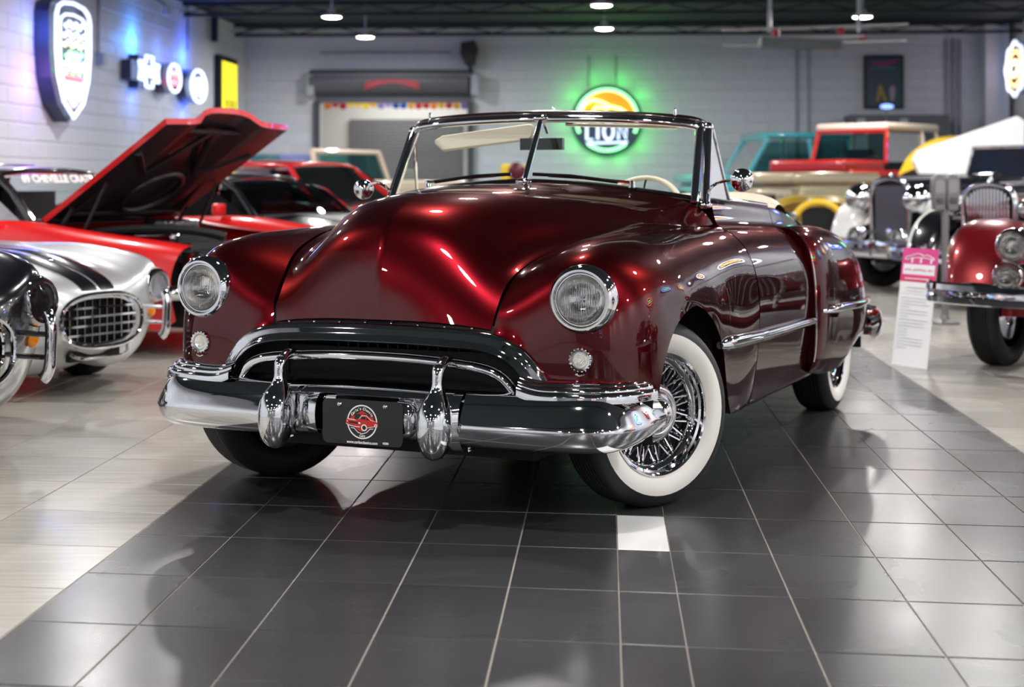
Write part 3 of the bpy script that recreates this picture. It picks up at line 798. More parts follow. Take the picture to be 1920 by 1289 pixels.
for s in (1, -1):
    b = bumper_side(s)
    # stepped gravel shield over the bumper end
    q = MB()
    st = curve([(.560,-.660,0),(.640,-.655,0),(.74,-.640,0),(.84,-.598,0),(.91,-.515,0),(.935,-.42,0)], 34)
    for k, (dz, dr) in enumerate(((.475, .030), (.492, .012), (.503, -.006))):
        pts = []
        for i, p in enumerate(st):
            pts.append((s*(p[0]-(.0 if i < 25 else .0)), p[1]+(.0), 0))
        A = []
        for i in range(len(st)):
            t = st[min(i+1, 33)]-st[max(i-1, 0)]; t /= np.linalg.norm(t); o = np.array([t[1], -t[0], 0]); zz = dz+(.02*max(0, 1-i/7.)**2)
            A.append([(s*(st[i]+o*(dr+u))[0], (st[i]+o*(dr+u))[1], zz+v) for u, v in ((-.06, .006), (-.012, .005), (-.003, 0), (0, -.009), (0, -.03))])
        q.grid(A, M_chrome, flip=s < 0)
    q.build('gravel_shield', car, angle=50)
    # overrider
    q = MB(); zs = [(.248,.004,.006,-.775),(.258,.026,.032,-.778),(.285,.045,.056,-.780),(.330,.056,.072,-.780),(.375,.058,.075,-.778),(.415,.053,.068,-.775),(.450,.038,.050,-.768),(.472,.026,.034,-.759),(.495,.021,.027,-.753),(.530,.021,.027,-.750),(.552,.021,.024,-.744),(.566,.017,.020,-.730)]
    zc = curve([(a, b_, c_, d_) for a, b_, c_, d_ in [(z[0], z[1], z[2], z[3]) for z in zs]], 46)
    A = [[(s*.306+rx*math.cos(t), cy+ry*math.sin(t), z) for t in np.linspace(0, 2*PI, 33)[:-1]] for z, rx, ry, cy in zc]
    q.grid(np.array(A), M_chrome, cv=True, flip=True)
    q.tube([(s*.306, -.742, .553), (s*.306, -.71, .569), (s*.306, -.664, .570)], [.018, .018, .017], M_chrome, n=14)
    ov = q.build('overrider', car, angle=60)
    q = MB()   # flared collar where it meets the bumper
    A = []
    for k in range(32):
        t = 2*PI*k/32; cz = .372+.098*math.sin(t)*(1 if math.sin(t) > 0 else 1.12)
        A.append([(s*(.345+.030*f), -.742+.085-.115*abs(math.cos(t))**.8*(1-.25*f) - (.0), cz) if math.cos(t) > 0 else (s*(.345+.030*f), -.60, cz) for f in (0, .5, 1)])
    q.grid(np.array(A), M_chrome, cu=True)
    q.build('collar', ov, angle=60)
# centre section of the bumper, recessed between the overriders
q = MB()
xs = np.linspace(-.285, .285, 30)
prof = [(-.600,.492),(-.66,.490),(-.715,.478),(-.752,.462),(-.762,.452),(-.757,.444),(-.742,.440),(-.738,.430),(-.742,.38),(-.742,.33),(-.735,.312),(-.715,.300),(-.65,.30)]
q.grid(np.array([[(x, y+.012*(x/.285)**2, z-(.006*(x/.285)**2)) for y, z in prof] for x in xs]), M_chrome)
for s in (-1, 1):
    q.lathe([(.001,-.012),(.02,-.010),(.045,0),(.062,.02),(.068,.06)], M_chrome, axis='X', n=24, c=(s*.215, -.735, .372), E=Matrix.Diagonal((s*-1., .55, 1)))
q.build('bumper_centre', car, angle=45)

# ---- licence plate
pl = MB(); w2, h2, rr = .154, .0755, .02
poly = []
for cx, cz, a0 in ((w2-rr, h2-rr, 0), (-w2+rr, h2-rr, 90), (-w2+rr, -h2+rr, 180), (w2-rr, -h2+rr, 270)):
    for k in range(6): a = R(a0+k*18); poly.append((cx+rr*math.cos(a), cz+rr*math.sin(a)))
PC = Vector((.033, -.7775, .358))
pl.prism(poly[::-1], .002, mat('plate_black', (.012, .012, .014), .35), o=PC)
plate = pl.build('licence_plate', car, smooth=False); plate['label'] = 'black show plate with a round red car emblem'
M_pw = mat('print_white', (.75, .75, .75), .4); M_pred = mat('print_red', (.45, .02, .02), .4); M_pbk = mat('print_black', (.01, .01, .01), .5); M_pink = mat('print_pink', (.8, .35, .33), .4)
def pface(name, polys, m, dy):
    q = MB()
    for p in polys: q.add([(PC.x+x, PC.y-dy, PC.z+z) for x, z in p], [tuple(range(len(p)))], m)
    return q.build(name, plate, smooth=False)
def ringp(cx, cz, r0, r1, n=40, a0=0, a1=2*PI):
    out = []
    for k in range(n):
        t0 = a0+(a1-a0)*k/n; t1 = a0+(a1-a0)*(k+1)/n
        out.append([(cx+r0*math.cos(t0), cz+r0*math.sin(t0)), (cx+r1*math.cos(t0), cz+r1*math.sin(t0)), (cx+r1*math.cos(t1), cz+r1*math.sin(t1)), (cx+r0*math.cos(t1), cz+r0*math.sin(t1))])
    return out
CZ = .002
pface('emblem_ring', ringp(0, CZ, .0535, .058), M_pw, .0008)
pface('emblem_ground', ringp(0, CZ, .0, .0535, a0=R(-150), a1=R(-30), n=14)[0:14] and [[(-.043,-.012),(-.030,-.014),(-.018,-.026),(0,-.032),(.018,-.026),(.030,-.014),(.043,-.012),(.046,.008),(-.046,.008)]], M_pred, .0006)
pface('emblem_flames', [[(-.042,.022),(-.034,.034),(-.036,.018),(-.028,.024),(-.030,.008),(-.046,.006)], [(.042,.022),(.034,.034),(.036,.018),(.028,.024),(.030,.008),(.046,.006)], [(-.022,.026),(-.010,.036),(0,.040),(.010,.036),(.022,.026),(.012,.030),(0,.026),(-.012,.030)]], M_pred, .0009)
pface('emblem_car_body', [[(-.062,.008),(-.055,.012),(-.030,.010),(-.012,.012),(-.002,.024),(.018,.024),(.034,.010),(.058,.003),(.062,-.002),(.056,-.010),(.022,-.016),(-.004,-.018),(-.052,-.010),(-.062,-.003)]], M_pred, .0011)
pface('emblem_car_highlight', [[(-.060,.010),(-.055,.0125),(-.030,.0105),(-.020,.0055),(-.050,.0075)], [(-.002,.0255),(.018,.0255),(.034,.0115),(.058,.0045),(.034,.0075),(.017,.0215),(0,.0215),(-.010,.0115),(-.013,.0115)]], M_pink, .0013)
pface('emblem_car_glass', [[(-.007,.012),(.000,.0205),(.013,.0205),(.014,.010)], [(.017,.019),(.029,.010),(.017,.009)], [(-.050,.003),(-.016,.001),(-.016,-.005),(-.050,-.003)]], M_pbk, .0014)
pface('emblem_car_chrome', [[(-.062,-.004),(-.052,-.009),(-.030,-.013),(-.008,-.014),(-.008,-.0165),(-.030,-.0155),(-.053,-.0115),(-.062,-.006)], [(-.0585,.0045),(-.055,.0045),(-.055,.001),(-.0585,.001)], [(-.014,.001),(-.006,.000),(-.006,-.005),(-.014,-.004)], [(.022,-.0155),(.050,-.0105),(.050,-.012),(.022,-.0175)]] + ringp(.008, -.017, .0075, .0115, 20) + ringp(.053, -.008, .003, .006, 12), M_pw, .0016)
pface('emblem_car_tyre', ringp(.008, -.017, 0, .0075, 16), M_pbk, .0015)
pface('emblem_road', [[(-.044,-.018),(-.030,-.019),(-.016,-.032),(0,-.037),(.016,-.032),(.030,-.019),(.044,-.018),(.043,-.0205),(.031,-.0215),(.017,-.0345),(0,-.0395),(-.017,-.0345),(-.031,-.0215),(-.043,-.0205)]], M_pw, .0010)
def ptext(txt, x, z, size, rotz=0., sx=1.):
    o = text_mesh('plate_lettering', txt, size, M_pw, plate, (PC.x+x, PC.y-.0012, PC.z+z), (PI/2, -rotz, 0), ext=.0002, sx=sx, shear=.15, bold=.00035)
    return o
s_ = "Carla's Classic"; nn = len(s_)
for i, ch in enumerate(s_):
    if ch == ' ': continue
    a = R(90+58-116*i/(nn-1)); rr_ = .0445
    ptext(ch, rr_*math.cos(a), CZ+rr_*math.sin(a), .0125, (a-PI/2))
ptext('Cars', 0, CZ-.047, .0115)
ptext('www.carlasclassics.com', .0, -.0675, .0135, sx=.92)
q = MB()
for x in (-.088, .088):
    q.lathe([(.001,-.006),(.006,-.005),(.009,0)], M_chrome_dull, axis='Y', n=14, c=(PC.x+x, PC.y-.001, PC.z+.058))
q.build('plate_screw', plate)
q = MB()
for x in (-.09, .09):
    q.prism([(x-.010,-.004),(x+.010,-.004),(x+.012,0),(x+.010,.004),(x-.010,.004),(x-.012,0)], .0006, M_chrome_dull if x > 0 else M_pbk, o=(PC.x, PC.y-.0010, PC.z-.0655))
q.build('plate_slot', plate, smooth=False)

# ---- exterior mirrors
for s, c in ((1, (.952, .66, 1.178)), (-1, (-.905, .93, 1.136))):
    q = MB(); q.ball(c, .047, M_chrome, nu=28, nv=18, sc=(1, .9, 1))
    q.tube(curve([(s*.742, .885, 1.125), (s*.80, .83, 1.165), (s*.87, .78 if s > 0 else .90, 1.178 if s > 0 else 1.13), (c[0]-s*.03, c[1]+.01, c[2])], 14), .0065, M_chrome, n=8)
    q.ball((s*.742, .885, 1.125), .014, M_chrome); q.build('door_mirror', car)

# ---- wheels
def make_wheel(r=.338, wdt=.195, spokes=True, white=True):
    """axis along +x (outer face at +x), centre at the origin"""
    q = MB(); hw = wdt/2
    tp = [(r*.66,-hw*.72),(r*.70,-hw*.90),(r*.80,-hw),(r*.90,-hw*.96),(r*.965,-hw*.82),(r*.992,-hw*.66),(r,-hw*.60)]
    for a in (-.42, -.24, -.06, .12, .30, .48):
        tp += [(r, hw*(a-.06)), (r-.006, hw*(a-.04)), (r-.006, hw*(a+.0)), (r, hw*(a+.02))]
    tp += [(r,hw*.60),(r*.992,hw*.66),(r*.965,hw*.82),(r*.90,hw*.95),(r*.862,hw*.985)]
    q.lathe([(a, b) for a, b in tp], M_rubber, axis='X', n=56)
    wall_ = [(r*.862,hw*.985),(r*.83,hw*1.005),(r*.79,hw*1.005),(r*.72,hw*.95),(r*.675,hw*.82),(r*.655,hw*.72)]
    if not white: q.lathe(wall_, M_rubber, axis='X', n=56)
    t = q.build('wheel')
    if white:
        q = MB(); q.lathe(wall_, M_white_rub, axis='X', n=56); q.build('whitewall', t)
    q = MB(); q.lathe([(r*.662,hw*.78),(r*.668,hw*.84),(r*.655,hw*.88),(r*.635,hw*.84),(r*.630,hw*.70),(r*.605,hw*.66),(r*.600,hw*.50),(r*.560,hw*.42),(r*.545,hw*.30),(r*.54,-hw*.1),(r*.53,-hw*.6),(r*.30,-hw*.7)], M_chrome, axis='X', n=56); q.build('rim', t)
    q = MB(); q.lathe([(r*.32,-hw*.2),(r*.33,hw*.35),(r*.315,hw*.52),(r*.285,hw*.62),(r*.245,hw*.66),(r*.215,hw*.62),(r*.19,hw*.66),(r*.165,hw*.88),(r*.12,hw*1.08),(r*.06,hw*1.18),(.001,hw*1.21)], M_chrome, axis='X', n=40); q.build('hub_cap', t)
    if spokes:
        sm = {}
        for kind in range(2):
            q = MB(); q.tube([(hw*(.30 if kind else .05), 0, r*.30), (hw*(.36 if kind == 0 else .15), 0, r*.555)], (.0042), M_chrome, n=5, caps=False)
            q.ball((hw*(.36 if kind == 0 else .15), 0, r*.545), .007, M_chrome, nu=6, nv=4)
            me = q.mesh('spoke')
            sm[kind] = me
        for k in range(60):
            sk = (.22 if (k//2) % 2 else -.22)
            o = link('spoke', sm[k % 2], t); Em = Matrix.Rotation(2*PI*k/60, 4, 'X') @ Matrix.Translation((0, 0, r*.42)) @ Matrix.Rotation(sk, 4, 'X') @ Matrix.Translation((0, 0, -r*.42))
            o.matrix_basis = Em
        q = MB(); q.lathe([(r*.30,-hw*.3),(r*.54,-hw*.3)], M_black, axis='X', n=24); q.build('brake_drum', t)
    return t
wh = make_wheel(); wh.parent = car
STEER = R(-29)
wh.location = (.775, .0, .336); wh.rotation_euler = (0, 0, STEER)
w2_ = copy_tree(wh, car); w2_.location = (-.775, .0, .336); w2_.rotation_euler = (0, 0, STEER+PI)
w3_ = copy_tree(wh, car); w3_.location = (.80, 2.70, .336); w3_.rotation_euler = (0, 0, 0)
w4_ = copy_tree(wh, car); w4_.location = (-.80, 2.70, .336); w4_.rotation_euler = (0, 0, PI)
# rear bumper with end guards
q = MB()
rb = curve([(-.975,2.98,.40),(-.985,3.18,.40),(-.93,3.40,.40),(-.7,3.56,.40),(-.3,3.62,.40),(0,3.63,.40),(.3,3.62,.40),(.7,3.56,.40),(.93,3.40,.40),(.985,3.18,.40),(.975,2.98,.40)], 50)
q.grid(sweep_profile(rb, [(.055,.0),(.045,.022),(0,.03),(-.045,.022),(-.055,0)], None, nrm=(0, 0, 0.001)) if False else np.array([[p+np.array([0, 0, dz])+np.array([(p[0])*.02*k, .02*k, 0]) for dz, k in ((.085, 0), (.06, 1), (0, 1.5), (-.06, 1), (-.085, 0))] for p in rb]), M_chrome)
q.build('rear_bumper', car)

# ================================================================== OTHER CARS
def paint(name, col, rough=.35, metal=.0, coat=1.):
    return mat(name, col, rough, metal, coat=coat, coat_rough=.03)
P_silver = paint('silver_paint', (.62, .63, .65), .35, .6); P_black = paint('black_paint', (.005, .005, .008), .2)
P_red = paint('bright_red_paint', (.62, .006, .008), .3); P_dred = paint('deep_red_paint', (.17, .003, .006), .3, .5)
P_dred2 = paint('tomato_red_paint', (.42, .008, .008), .35); P_cream = paint('cream_paint', (.62, .50, .38), .35); P_teal = paint('teal_paint', (.05, .38, .45), .35)
P_yellow = paint('yellow_paint', (.80, .50, .02), .35); P_white = paint('white_paint', (.82, .82, .80), .3)
P_gold = paint('pale_gold_paint', (.50, .42, .27), .3, .3); P_greyp = paint('grey_stripe_paint', (.30, .31, .33), .35)
P_navy = paint('blue_black_paint', (.008, .015, .04), .2)
M_canvas = mat('cream_canvas', (.72, .58, .50), .8); M_amber = mat('amber_lens', (.8, .25, .01), .1, 0, coat=1)
wheel_bg = make_wheel(.34, .20, spokes=False, white=False)
_first = [True]
def put_wheel(parent, loc, rz):
    if _first[0]:
        w_ = wheel_bg; w_.parent = parent; _first[0] = False
    else: w_ = copy_tree(wheel_bg, parent)
    w_.location = loc; w_.rotation_euler = (0, 0, rz); return w_
def four_wheels(t, tr, wb, r=.34, steer=0., y0=0.):
    for s in (1, -1):
        for y in (y0, y0+wb):
            w_ = put_wheel(t, (s*tr, y, r), (steer if y == y0 else 0)+(0 if s > 0 else PI)); w_.scale = (1, r/.34, r/.34)
def patch_part(name, parent, rows, m, nu=30, nv=24, both=True, u=(0, 1), v=(0, 1)):
    P = Patch(rows); gg = P.grid(nu, nv, u[0], u[1], v[0], v[1]); q = MB(); q.grid(gg, m)
    if both: q.grid(mir(gg), m, flip=True)
    return q.build(name, parent, angle=55)

# ---------------------------------------------------------------- open roadsters with oval grilles
RR = [
 [(0,-.86,.560),(.15,-.86,.558),(.26,-.85,.520),(.31,-.84,.430),(.28,-.84,.345),(.16,-.85,.290),(0,-.86,.283)],
 [(0,-.82,.615),(.18,-.81,.615),(.37,-.785,.590),(.49,-.755,.52),(.50,-.72,.36),(.26,-.76,.235),(0,-.78,.225)],
 [(0,-.66,.685),(.20,-.66,.680),(.42,-.69,.672),(.60,-.715,.700),(.735,-.62,.53),(.62,-.60,.24),(0,-.60,.19)],
 [(0,-.38,.755),(.22,-.38,.748),(.43,-.40,.742),(.63,-.42,.785),(.81,-.36,.56),(.77,-.40,.30),(0,-.40,.22)],
 [(0,0,.805),(.24,0,.795),(.45,0,.790),(.67,0,.815),(.83,0,.62),(.82,0,.40),(.60,0,.30)],
 [(0,.45,.835),(.25,.45,.828),(.47,.45,.82),(.68,.45,.80),(.81,.45,.62),(.78,.45,.40),(.60,.45,.25)],
 [(0,.85,.860),(.26,.85,.855),(.48,.85,.845),(.66,.85,.80),(.78,.85,.62),(.76,.85,.40),(.60,.85,.22)],
]
def roadster(C_, th, main, stripe, label, bars=True):
    t = empty('roadster', (*C_, 0), -th, label, 'car')
    P = Patch(RR); q = MB(); gg = P.grid(46, 50); q.grid(gg, main); q.grid(mir(gg), main, flip=True); q.build('body', t, angle=60)
    if stripe is not None:
        for s in (-1, 1):
            a = P.ev(np.linspace(.05, 1, 30), np.linspace(.012, .125, 6))+np.array([0, -.002, .004]); q = MB(); q.grid(a if s > 0 else mir(a), stripe, flip=s < 0); q.build('racing_stripe', t)
    tail = [[(0,1.7,.80),(.4,1.7,.80),(.74,1.7,.78),(.84,1.7,.55),(.78,1.7,.22)],[(0,2.2,.84),(.4,2.2,.84),(.76,2.2,.82),(.86,2.2,.55),(.78,2.2,.25)],[(0,2.8,.74),(.35,2.8,.74),(.62,2.8,.70),(.74,2.8,.5),(.68,2.8,.3)],[(0,3.05,.45),(.2,3.05,.45),(.4,3.05,.45),(.45,3.05,.42),(.4,3.05,.36)]]
    patch_part('tail', t, tail, main)
    patch_part('door', t, [[(.80,.86,.78),(.83,.86,.6),(.80,.86,.4),(.76,.86,.22)],[(.78,1.3,.72),(.82,1.3,.58),(.80,1.3,.4),(.76,1.3,.22)],[(.80,1.72,.78),(.84,1.72,.6),(.82,1.72,.4),(.78,1.72,.22)]], main)
    q = MB(); q.box((0, 1.3, .35), (1.5, .9, .2), M_black); q.box((0, .1, .33), (1.1, 1.1, .2), M_black); q.build('underbody_box', t, smooth=False)
    # grille: oval ring, mesh of bars
    oval = lambda k, y, n=48: [(k*.30*abs(math.cos(a))**.72*(1 if math.cos(a) > 0 else -1), y+.02*abs(math.cos(a)), .422+k*.136*abs(math.sin(a))**.8*(1 if math.sin(a) > 0 else -1)) for a in np.linspace(0, 2*PI, n+1)[:-1]]
    q = MB(); q.tube(oval(1.10, -.895), .013, M_chrome, n=8, closed=True); q.build('grille_surround', t)
    q = MB(); q.tube(oval(.98, -.865), .012, M_chrome, n=8, closed=True); q.build('grille_inner_ring', t)
    for k in range(9):
        x = -.24+.06*k; zz = .125*(1-(abs(x)/.32)**3)**.6
        q = MB(); q.box((x, -.845, .422), (.007, .02, 2*zz), M_chrome_dull); q.build('grille_bar', t, smooth=False)
    for k in range(4):
        z = .345+.050*k; xx = .29*(1-(abs(z-.422)/.16)**2.5)**.6
        q = MB(); q.box((0, -.858, z), (2*xx, .02, .012), M_chrome); q.build('grille_cross_bar', t, smooth=False)
    q = MB(); q.box((0, -.76, .42), (.66, .03, .32), M_black); q.build('grille_backing', t, smooth=False)
    q = MB(); q.tube(curve([(-.22,-.84,.245),(-.20,-.87,.225),(-.12,-.885,.215),(0,-.888,.215),(.12,-.885,.215),(.20,-.87,.225),(.24,-.84,.26)], 20), .010, M_chrome, n=8); q.build('lower_rail', t)
    q = MB(); q.box((0, -.80, .225), (.40, .04, .06), M_black); q.build('air_intake', t, smooth=False)
    for s in (-1, 1):
        q = MB(); q.tube([(s*.60,-.735,.585),(s*.605,-.60,.585)], [.104,.112], main, n=28); q.build('lamp_pod', t)
        headlight(t, (s*.60, -.765, .585), .1, bez=.098, rot=0)
        q = MB(); q.ball((s*.60, -.70, .43), .035, M_amber, sc=(1, .6, 1)); q.build('indicator', t)
        q = MB(); q.tube(curve([(s*.455,-.92,.30),(s*.465,-.945,.34),(s*.47,-.95,.42),(s*.475,-.945,.51),(s*.48,-.92,.55)], 16), .026, M_chrome, n=12)
        for z in (.38, .47): q.tube([(s*.47,-.93,z), (s*.45,-.74,z)], .012, M_chrome, n=8)
        q.build('overrider', t)
    q = MB(); q.tube([(-.55,.92,.86),(-.50,1.05,1.12),(.50,1.05,1.12),(.55,.92,.86)], .012, M_chrome, n=8); fr = q.build('windscreen_frame', t)
    q = MB(); q.add([(-.54,.93,.87),(.54,.93,.87),(.50,1.05,1.11),(-.50,1.05,1.11)], [(0,1,2,3)], G_clear); q.build('pane', fr, smooth=False)
    q = MB(); q.ball((0, -.45, .745), .03, M_chrome, sc=(1, .5, .6)); q.build('badge', t)
    four_wheels(t, .70, 2.3, .335, R(-8))
    return t
rs_ = roadster((-2.946, 9.28), R(-58), P_silver, P_black, 'silver roadster with twin black stripes and oval grille, left of the maroon car'); rs_.scale = (.90, .95, .975)
rd = roadster((-3.06, 7.16), R(-54), P_black, None, 'black roadster cut off by the left edge of the photo'); rd.scale = (.9, 1.1, 1.1)

# ---------------------------------------------------------------- coupes
def coupe(O, th, body, hoodm, roofm, label, stripe=None, open_hood=False, L=4.7, glass=G_dark, trim=True, name='coupe', hz=.80, roof_z=1.30):
    """origin at the centre of the nose, y rearward"""
    t = empty(name, (*O, 0), -th, label, 'car')
    k = hz-.80
    side = [
     [(.70,.0,.74+k),(.80,.02,.72+k),(.86,.05,.62+k),(.87,.07,.45),(.80,.08,.25)],
     [(.72,.35,.78+k),(.83,.35,.77+k),(.90,.36,.66+k),(.91,.36,.45),(.86,.36,.22)],
     [(.74,.85,.83+k),(.84,.85,.83+k),(.92,.85,.72+k),(.93,.85,.45),(.88,.85,.40)],
     [(.76,1.28,.88+k),(.84,1.3,.88+k),(.92,1.3,.76+k),(.93,1.3,.45),(.88,1.3,.22)],
     [(.76,2.2,.88+k),(.82,2.2,.87+k),(.90,2.2,.76+k),(.92,2.2,.45),(.88,2.2,.20)],
     [(.76,3.1,.90+k),(.83,3.1,.90+k),(.92,3.1,.78+k),(.93,3.1,.48),(.88,3.1,.25)],
     [(.74,3.8,.90+k),(.82,3.8,.89+k),(.91,3.8,.76+k),(.92,3.8,.48),(.86,3.8,.35)],
     [(.70,4.6,.84+k),(.76,4.62,.82+k),(.82,4.62,.72+k),(.83,4.62,.5),(.78,4.62,.32)]]
    patch_part('body', t, side, body, 50, 24)
    hood_rows = [[(0,-.02,.745+k),(.35,-.01,.745+k),(.70,0,.74+k)],[(0,.35,.80+k),(.35,.35,.79+k),(.72,.35,.78+k)],[(0,.85,.86+k),(.37,.85,.85+k),(.74,.85,.83+k)],[(0,1.26,.90+k),(.38,1.26,.895+k),(.75,1.26,.88+k)]]
    P = Patch(hood_rows); gg = P.grid(20, 12)
    if not open_hood:
        q = MB(); q.grid(gg+[0, 0, .004], hoodm); q.grid(mir(gg)+[0, 0, .004], hoodm, flip=True); q.build('hood', t)
        if stripe is not None:
            q = MB(); a = P.ev(np.linspace(0, 1, 20), np.linspace(.02, .45, 6))+[0, -.002, .009]; q.grid(a, stripe); q.grid(mir(a), stripe, flip=True); q.build('hood_stripe', t)
    patch_part('boot_lid', t, [[(0,3.75,.92+k),(.4,3.75,.92+k),(.75,3.75,.90+k)],[(0,4.2,.90+k),(.4,4.2,.90+k),(.73,4.2,.875+k)],[(0,4.64,.84+k),(.35,4.64,.84+k),(.70,4.62,.82+k)],[(0,4.7,.5),(.35,4.7,.5),(.72,4.66,.5)],[(0,4.66,.3),(.35,4.66,.3),(.72,4.62,.3)]], body, 20, 10)
    # cowl
    q = MB(); q.box((0, 1.36, .885+k), (1.50, .22, .03), M_darkplastic); q.build('cowl', t, smooth=False)
    # roof, pillars and glass
    rz = roof_z
    roof = [[(0,1.78,rz-.03),(.30,1.80,rz-.035),(.54,1.84,rz-.06)],[(0,2.3,rz),(.32,2.3,rz-.005),(.60,2.3,rz-.04)],[(0,2.8,rz-.01),(.32,2.8,rz-.015),(.60,2.8,rz-.05)],[(0,3.2,rz-.07),(.30,3.2,rz-.075),(.54,3.2,rz-.10)]]
    ro = patch_part('roof', t, roof, roofm, 14, 14); solidify(ro, .03)
    for s in (-1, 1):
        q = MB(); q.tube([(s*.74,1.36,.88+k),(s*.66,1.60,1.09+k/2),(s*.555,1.84,rz-.055)], .026, roofm, n=8); q.build('pillar', t)
        q = MB(); q.add([(s*.56,3.12,rz-.10),(s*.60,2.75,rz-.06),(s*.78,3.0,.90+k),(s*.76,3.72,.90+k)], [(0,1,2,3)], roofm); q2 = q.build('rear_pillar', t, smooth=False); solidify(q2, .03)
        q = MB(); q.add([(s*.58,2.02,rz-.06),(s*.61,2.75,rz-.06),(s*.79,3.0,.89+k),(s*.77,1.42,.89+k)], [(0,1,2,3)], glass); q.build('side_window', t, smooth=False)
        if trim:
            q = MB(); q.tube([(s*.735,1.33,.90+k),(s*.65,1.58,1.10+k/2),(s*.548,1.80,rz-.045)], .010, M_chrome, n=6); q.build('windscreen_trim', t)
        q = MB(); q.box((s*.88, 1.62, .95+k), (.12, .07, .10), body); o = q.build('door_mirror', t); bv = o.modifiers.new('bevel', 'BEVEL'); bv.width = .02; bv.segments = 3
    ws = Patch([[(0,1.34,.90+k),(.36,1.345,.90+k),(.72,1.37,.895+k)],[(0,1.56,1.09+k/2),(.33,1.57,1.09+k/2),(.64,1.60,1.08+k/2)],[(0,1.76,rz-.035),(.30,1.78,rz-.04),(.55,1.82,rz-.06)]])
    gg2 = ws.grid(10, 12); q = MB(); q.grid(gg2, glass); q.grid(mir(gg2), glass, flip=True); q.build('windscreen', t)
    q = MB(); q.grid(np.array([[(-.54,3.22,rz-.10),(.54,3.22,rz-.10)],[(-.70,3.74,.93+k),(.70,3.74,.93+k)]]), glass); q.build('rear_window', t, smooth=False)
    q = MB(); q.box((0, 2.4, .62), (1.40, 1.7, .30), M_black); q.box((-.36, 2.35, .92), (.45, .14, .34), M_darkplastic); q.box((.36, 2.35, .92), (.45, .14, .34), M_darkplastic)
    q.box((0, 2.3, .33), (1.6, 3.9, .2), M_black); q.build('interior', t, smooth=False)
    # face
    q = MB(); q.box((0, .06, .60+k), (1.42, .08, .20), M_black)
    for z in (.54, .58, .62, .66): q.box((0, .012, z+k), (1.36, .02, .008), M_chrome_dull)
    q.build('grille', t, smooth=False)
    for s in (-1, 1):
        headlight(t, (s*.66, -.005, .62+k), .1, bez=.085)
        q = MB(); q.box((s*.885, .28, .60+k), (.02, .13, .05), M_amber); q.build('side_marker', t, smooth=False)
    q = MB(); q.tube(curve([(-.90,.25,.44),(-.88,.03,.44),(-.70,-.05,.44),(0,-.08,.44),(.70,-.05,.44),(.88,.03,.44),(.90,.25,.44)], 30), .055, M_chrome, n=10); q.build('bumper', t)
    q = MB(); q.box((0, .10, .30), (1.5, .12, .2), M_black); q.build('valance', t, smooth=False)
    four_wheels(t, .78, 2.8, .335, 0, .85)
    return t, P
red_car, Phd = coupe((-1.80, 11.32), R(-65), P_red, P_red, P_black, 'bright red muscle coupe with its hood propped open and black roof', open_hood=True, glass=G_clear, roof_z=1.26)
# propped hood, hinged at its rear edge
hz0 = Vector((0, 1.27, .90)); E = Matrix.Rotation(R(-33), 3, 'X')
q = MB(); outer = []; inner = []
for iy in range(13):
    ro_, ri_ = [], []
    for ix in range(17):
        x = -.74+1.48*ix/16; y = -1.26*iy/12
        bul = .10*max(0, 1-(abs(x)/.38)**4)*(iy/12)**.5
        nose = -.03*math.cos(x*2)*(iy/12)
        ro_.append(E @ Vector((x, y+nose, bul))+hz0); ri_.append(E @ Vector((x*.985, y*.985+nose, bul-.035))+hz0)
    outer.append(ro_); inner.append(ri_)
M_under = mat('hood_underside', (.010, .005, .007), .45, .0, coat=.25)
q.grid(outer, P_red); 
ed = [r[0] for r in outer]; ed2 = [r[0] for r in inner]; q.grid([ed, ed2], P_red); q.grid([[r[-1] for r in outer], [r[-1] for r in inner]], P_red); q.grid([outer[-1], inner[-1]], P_red)
hd_ = q.build('hood', red_car, angle=40)
q = MB(); q.grid(inner, M_under, flip=True); q.build('hood_lining', hd_, angle=30)
def hp(x, y, z): return E @ Vector((x, y, z))+hz0
q = MB()
for a, b in (((-.60,-.15,-.05),(-.40,-1.1,.02)), ((.60,-.15,-.05),(.40,-1.1,.02)), ((-.62,-.15,-.05),(.62,-.15,-.05)), ((-.40,-1.1,.02),(.40,-1.1,.02)), ((-.66,-.9,-.04),(-.30,-.62,-.02)), ((.66,-.9,-.04),(.30,-.62,-.02)), ((-.3,-.62,-.02),(0,-1.1,.02)), ((.3,-.62,-.02),(0,-1.1,.02))):
    q.tube([hp(*a), hp(*b)], .030, M_under, n=8, ry=.6)
q.build('hood_brace', hd_)
q = MB(); ringp_ = [hp(.24*math.cos(a), -.42+.24*math.sin(a), -.05) for a in np.linspace(0, 2*PI, 33)[:-1]]; q.tube(ringp_, .022, M_under, n=8, closed=True); q.build('air_cleaner_seal', hd_)
for s in (-1, 1):
    q = MB(); q.tube([(s*.66, .95, .84), hp(s*.64, -.55, -.05)], .012, M_darkplastic, n=6); q.tube([(s*.66, 1.15, .86), hp(s*.66, -.22, -.05)], .016, M_darkplastic, n=6); q.build('hood_strut', red_car)
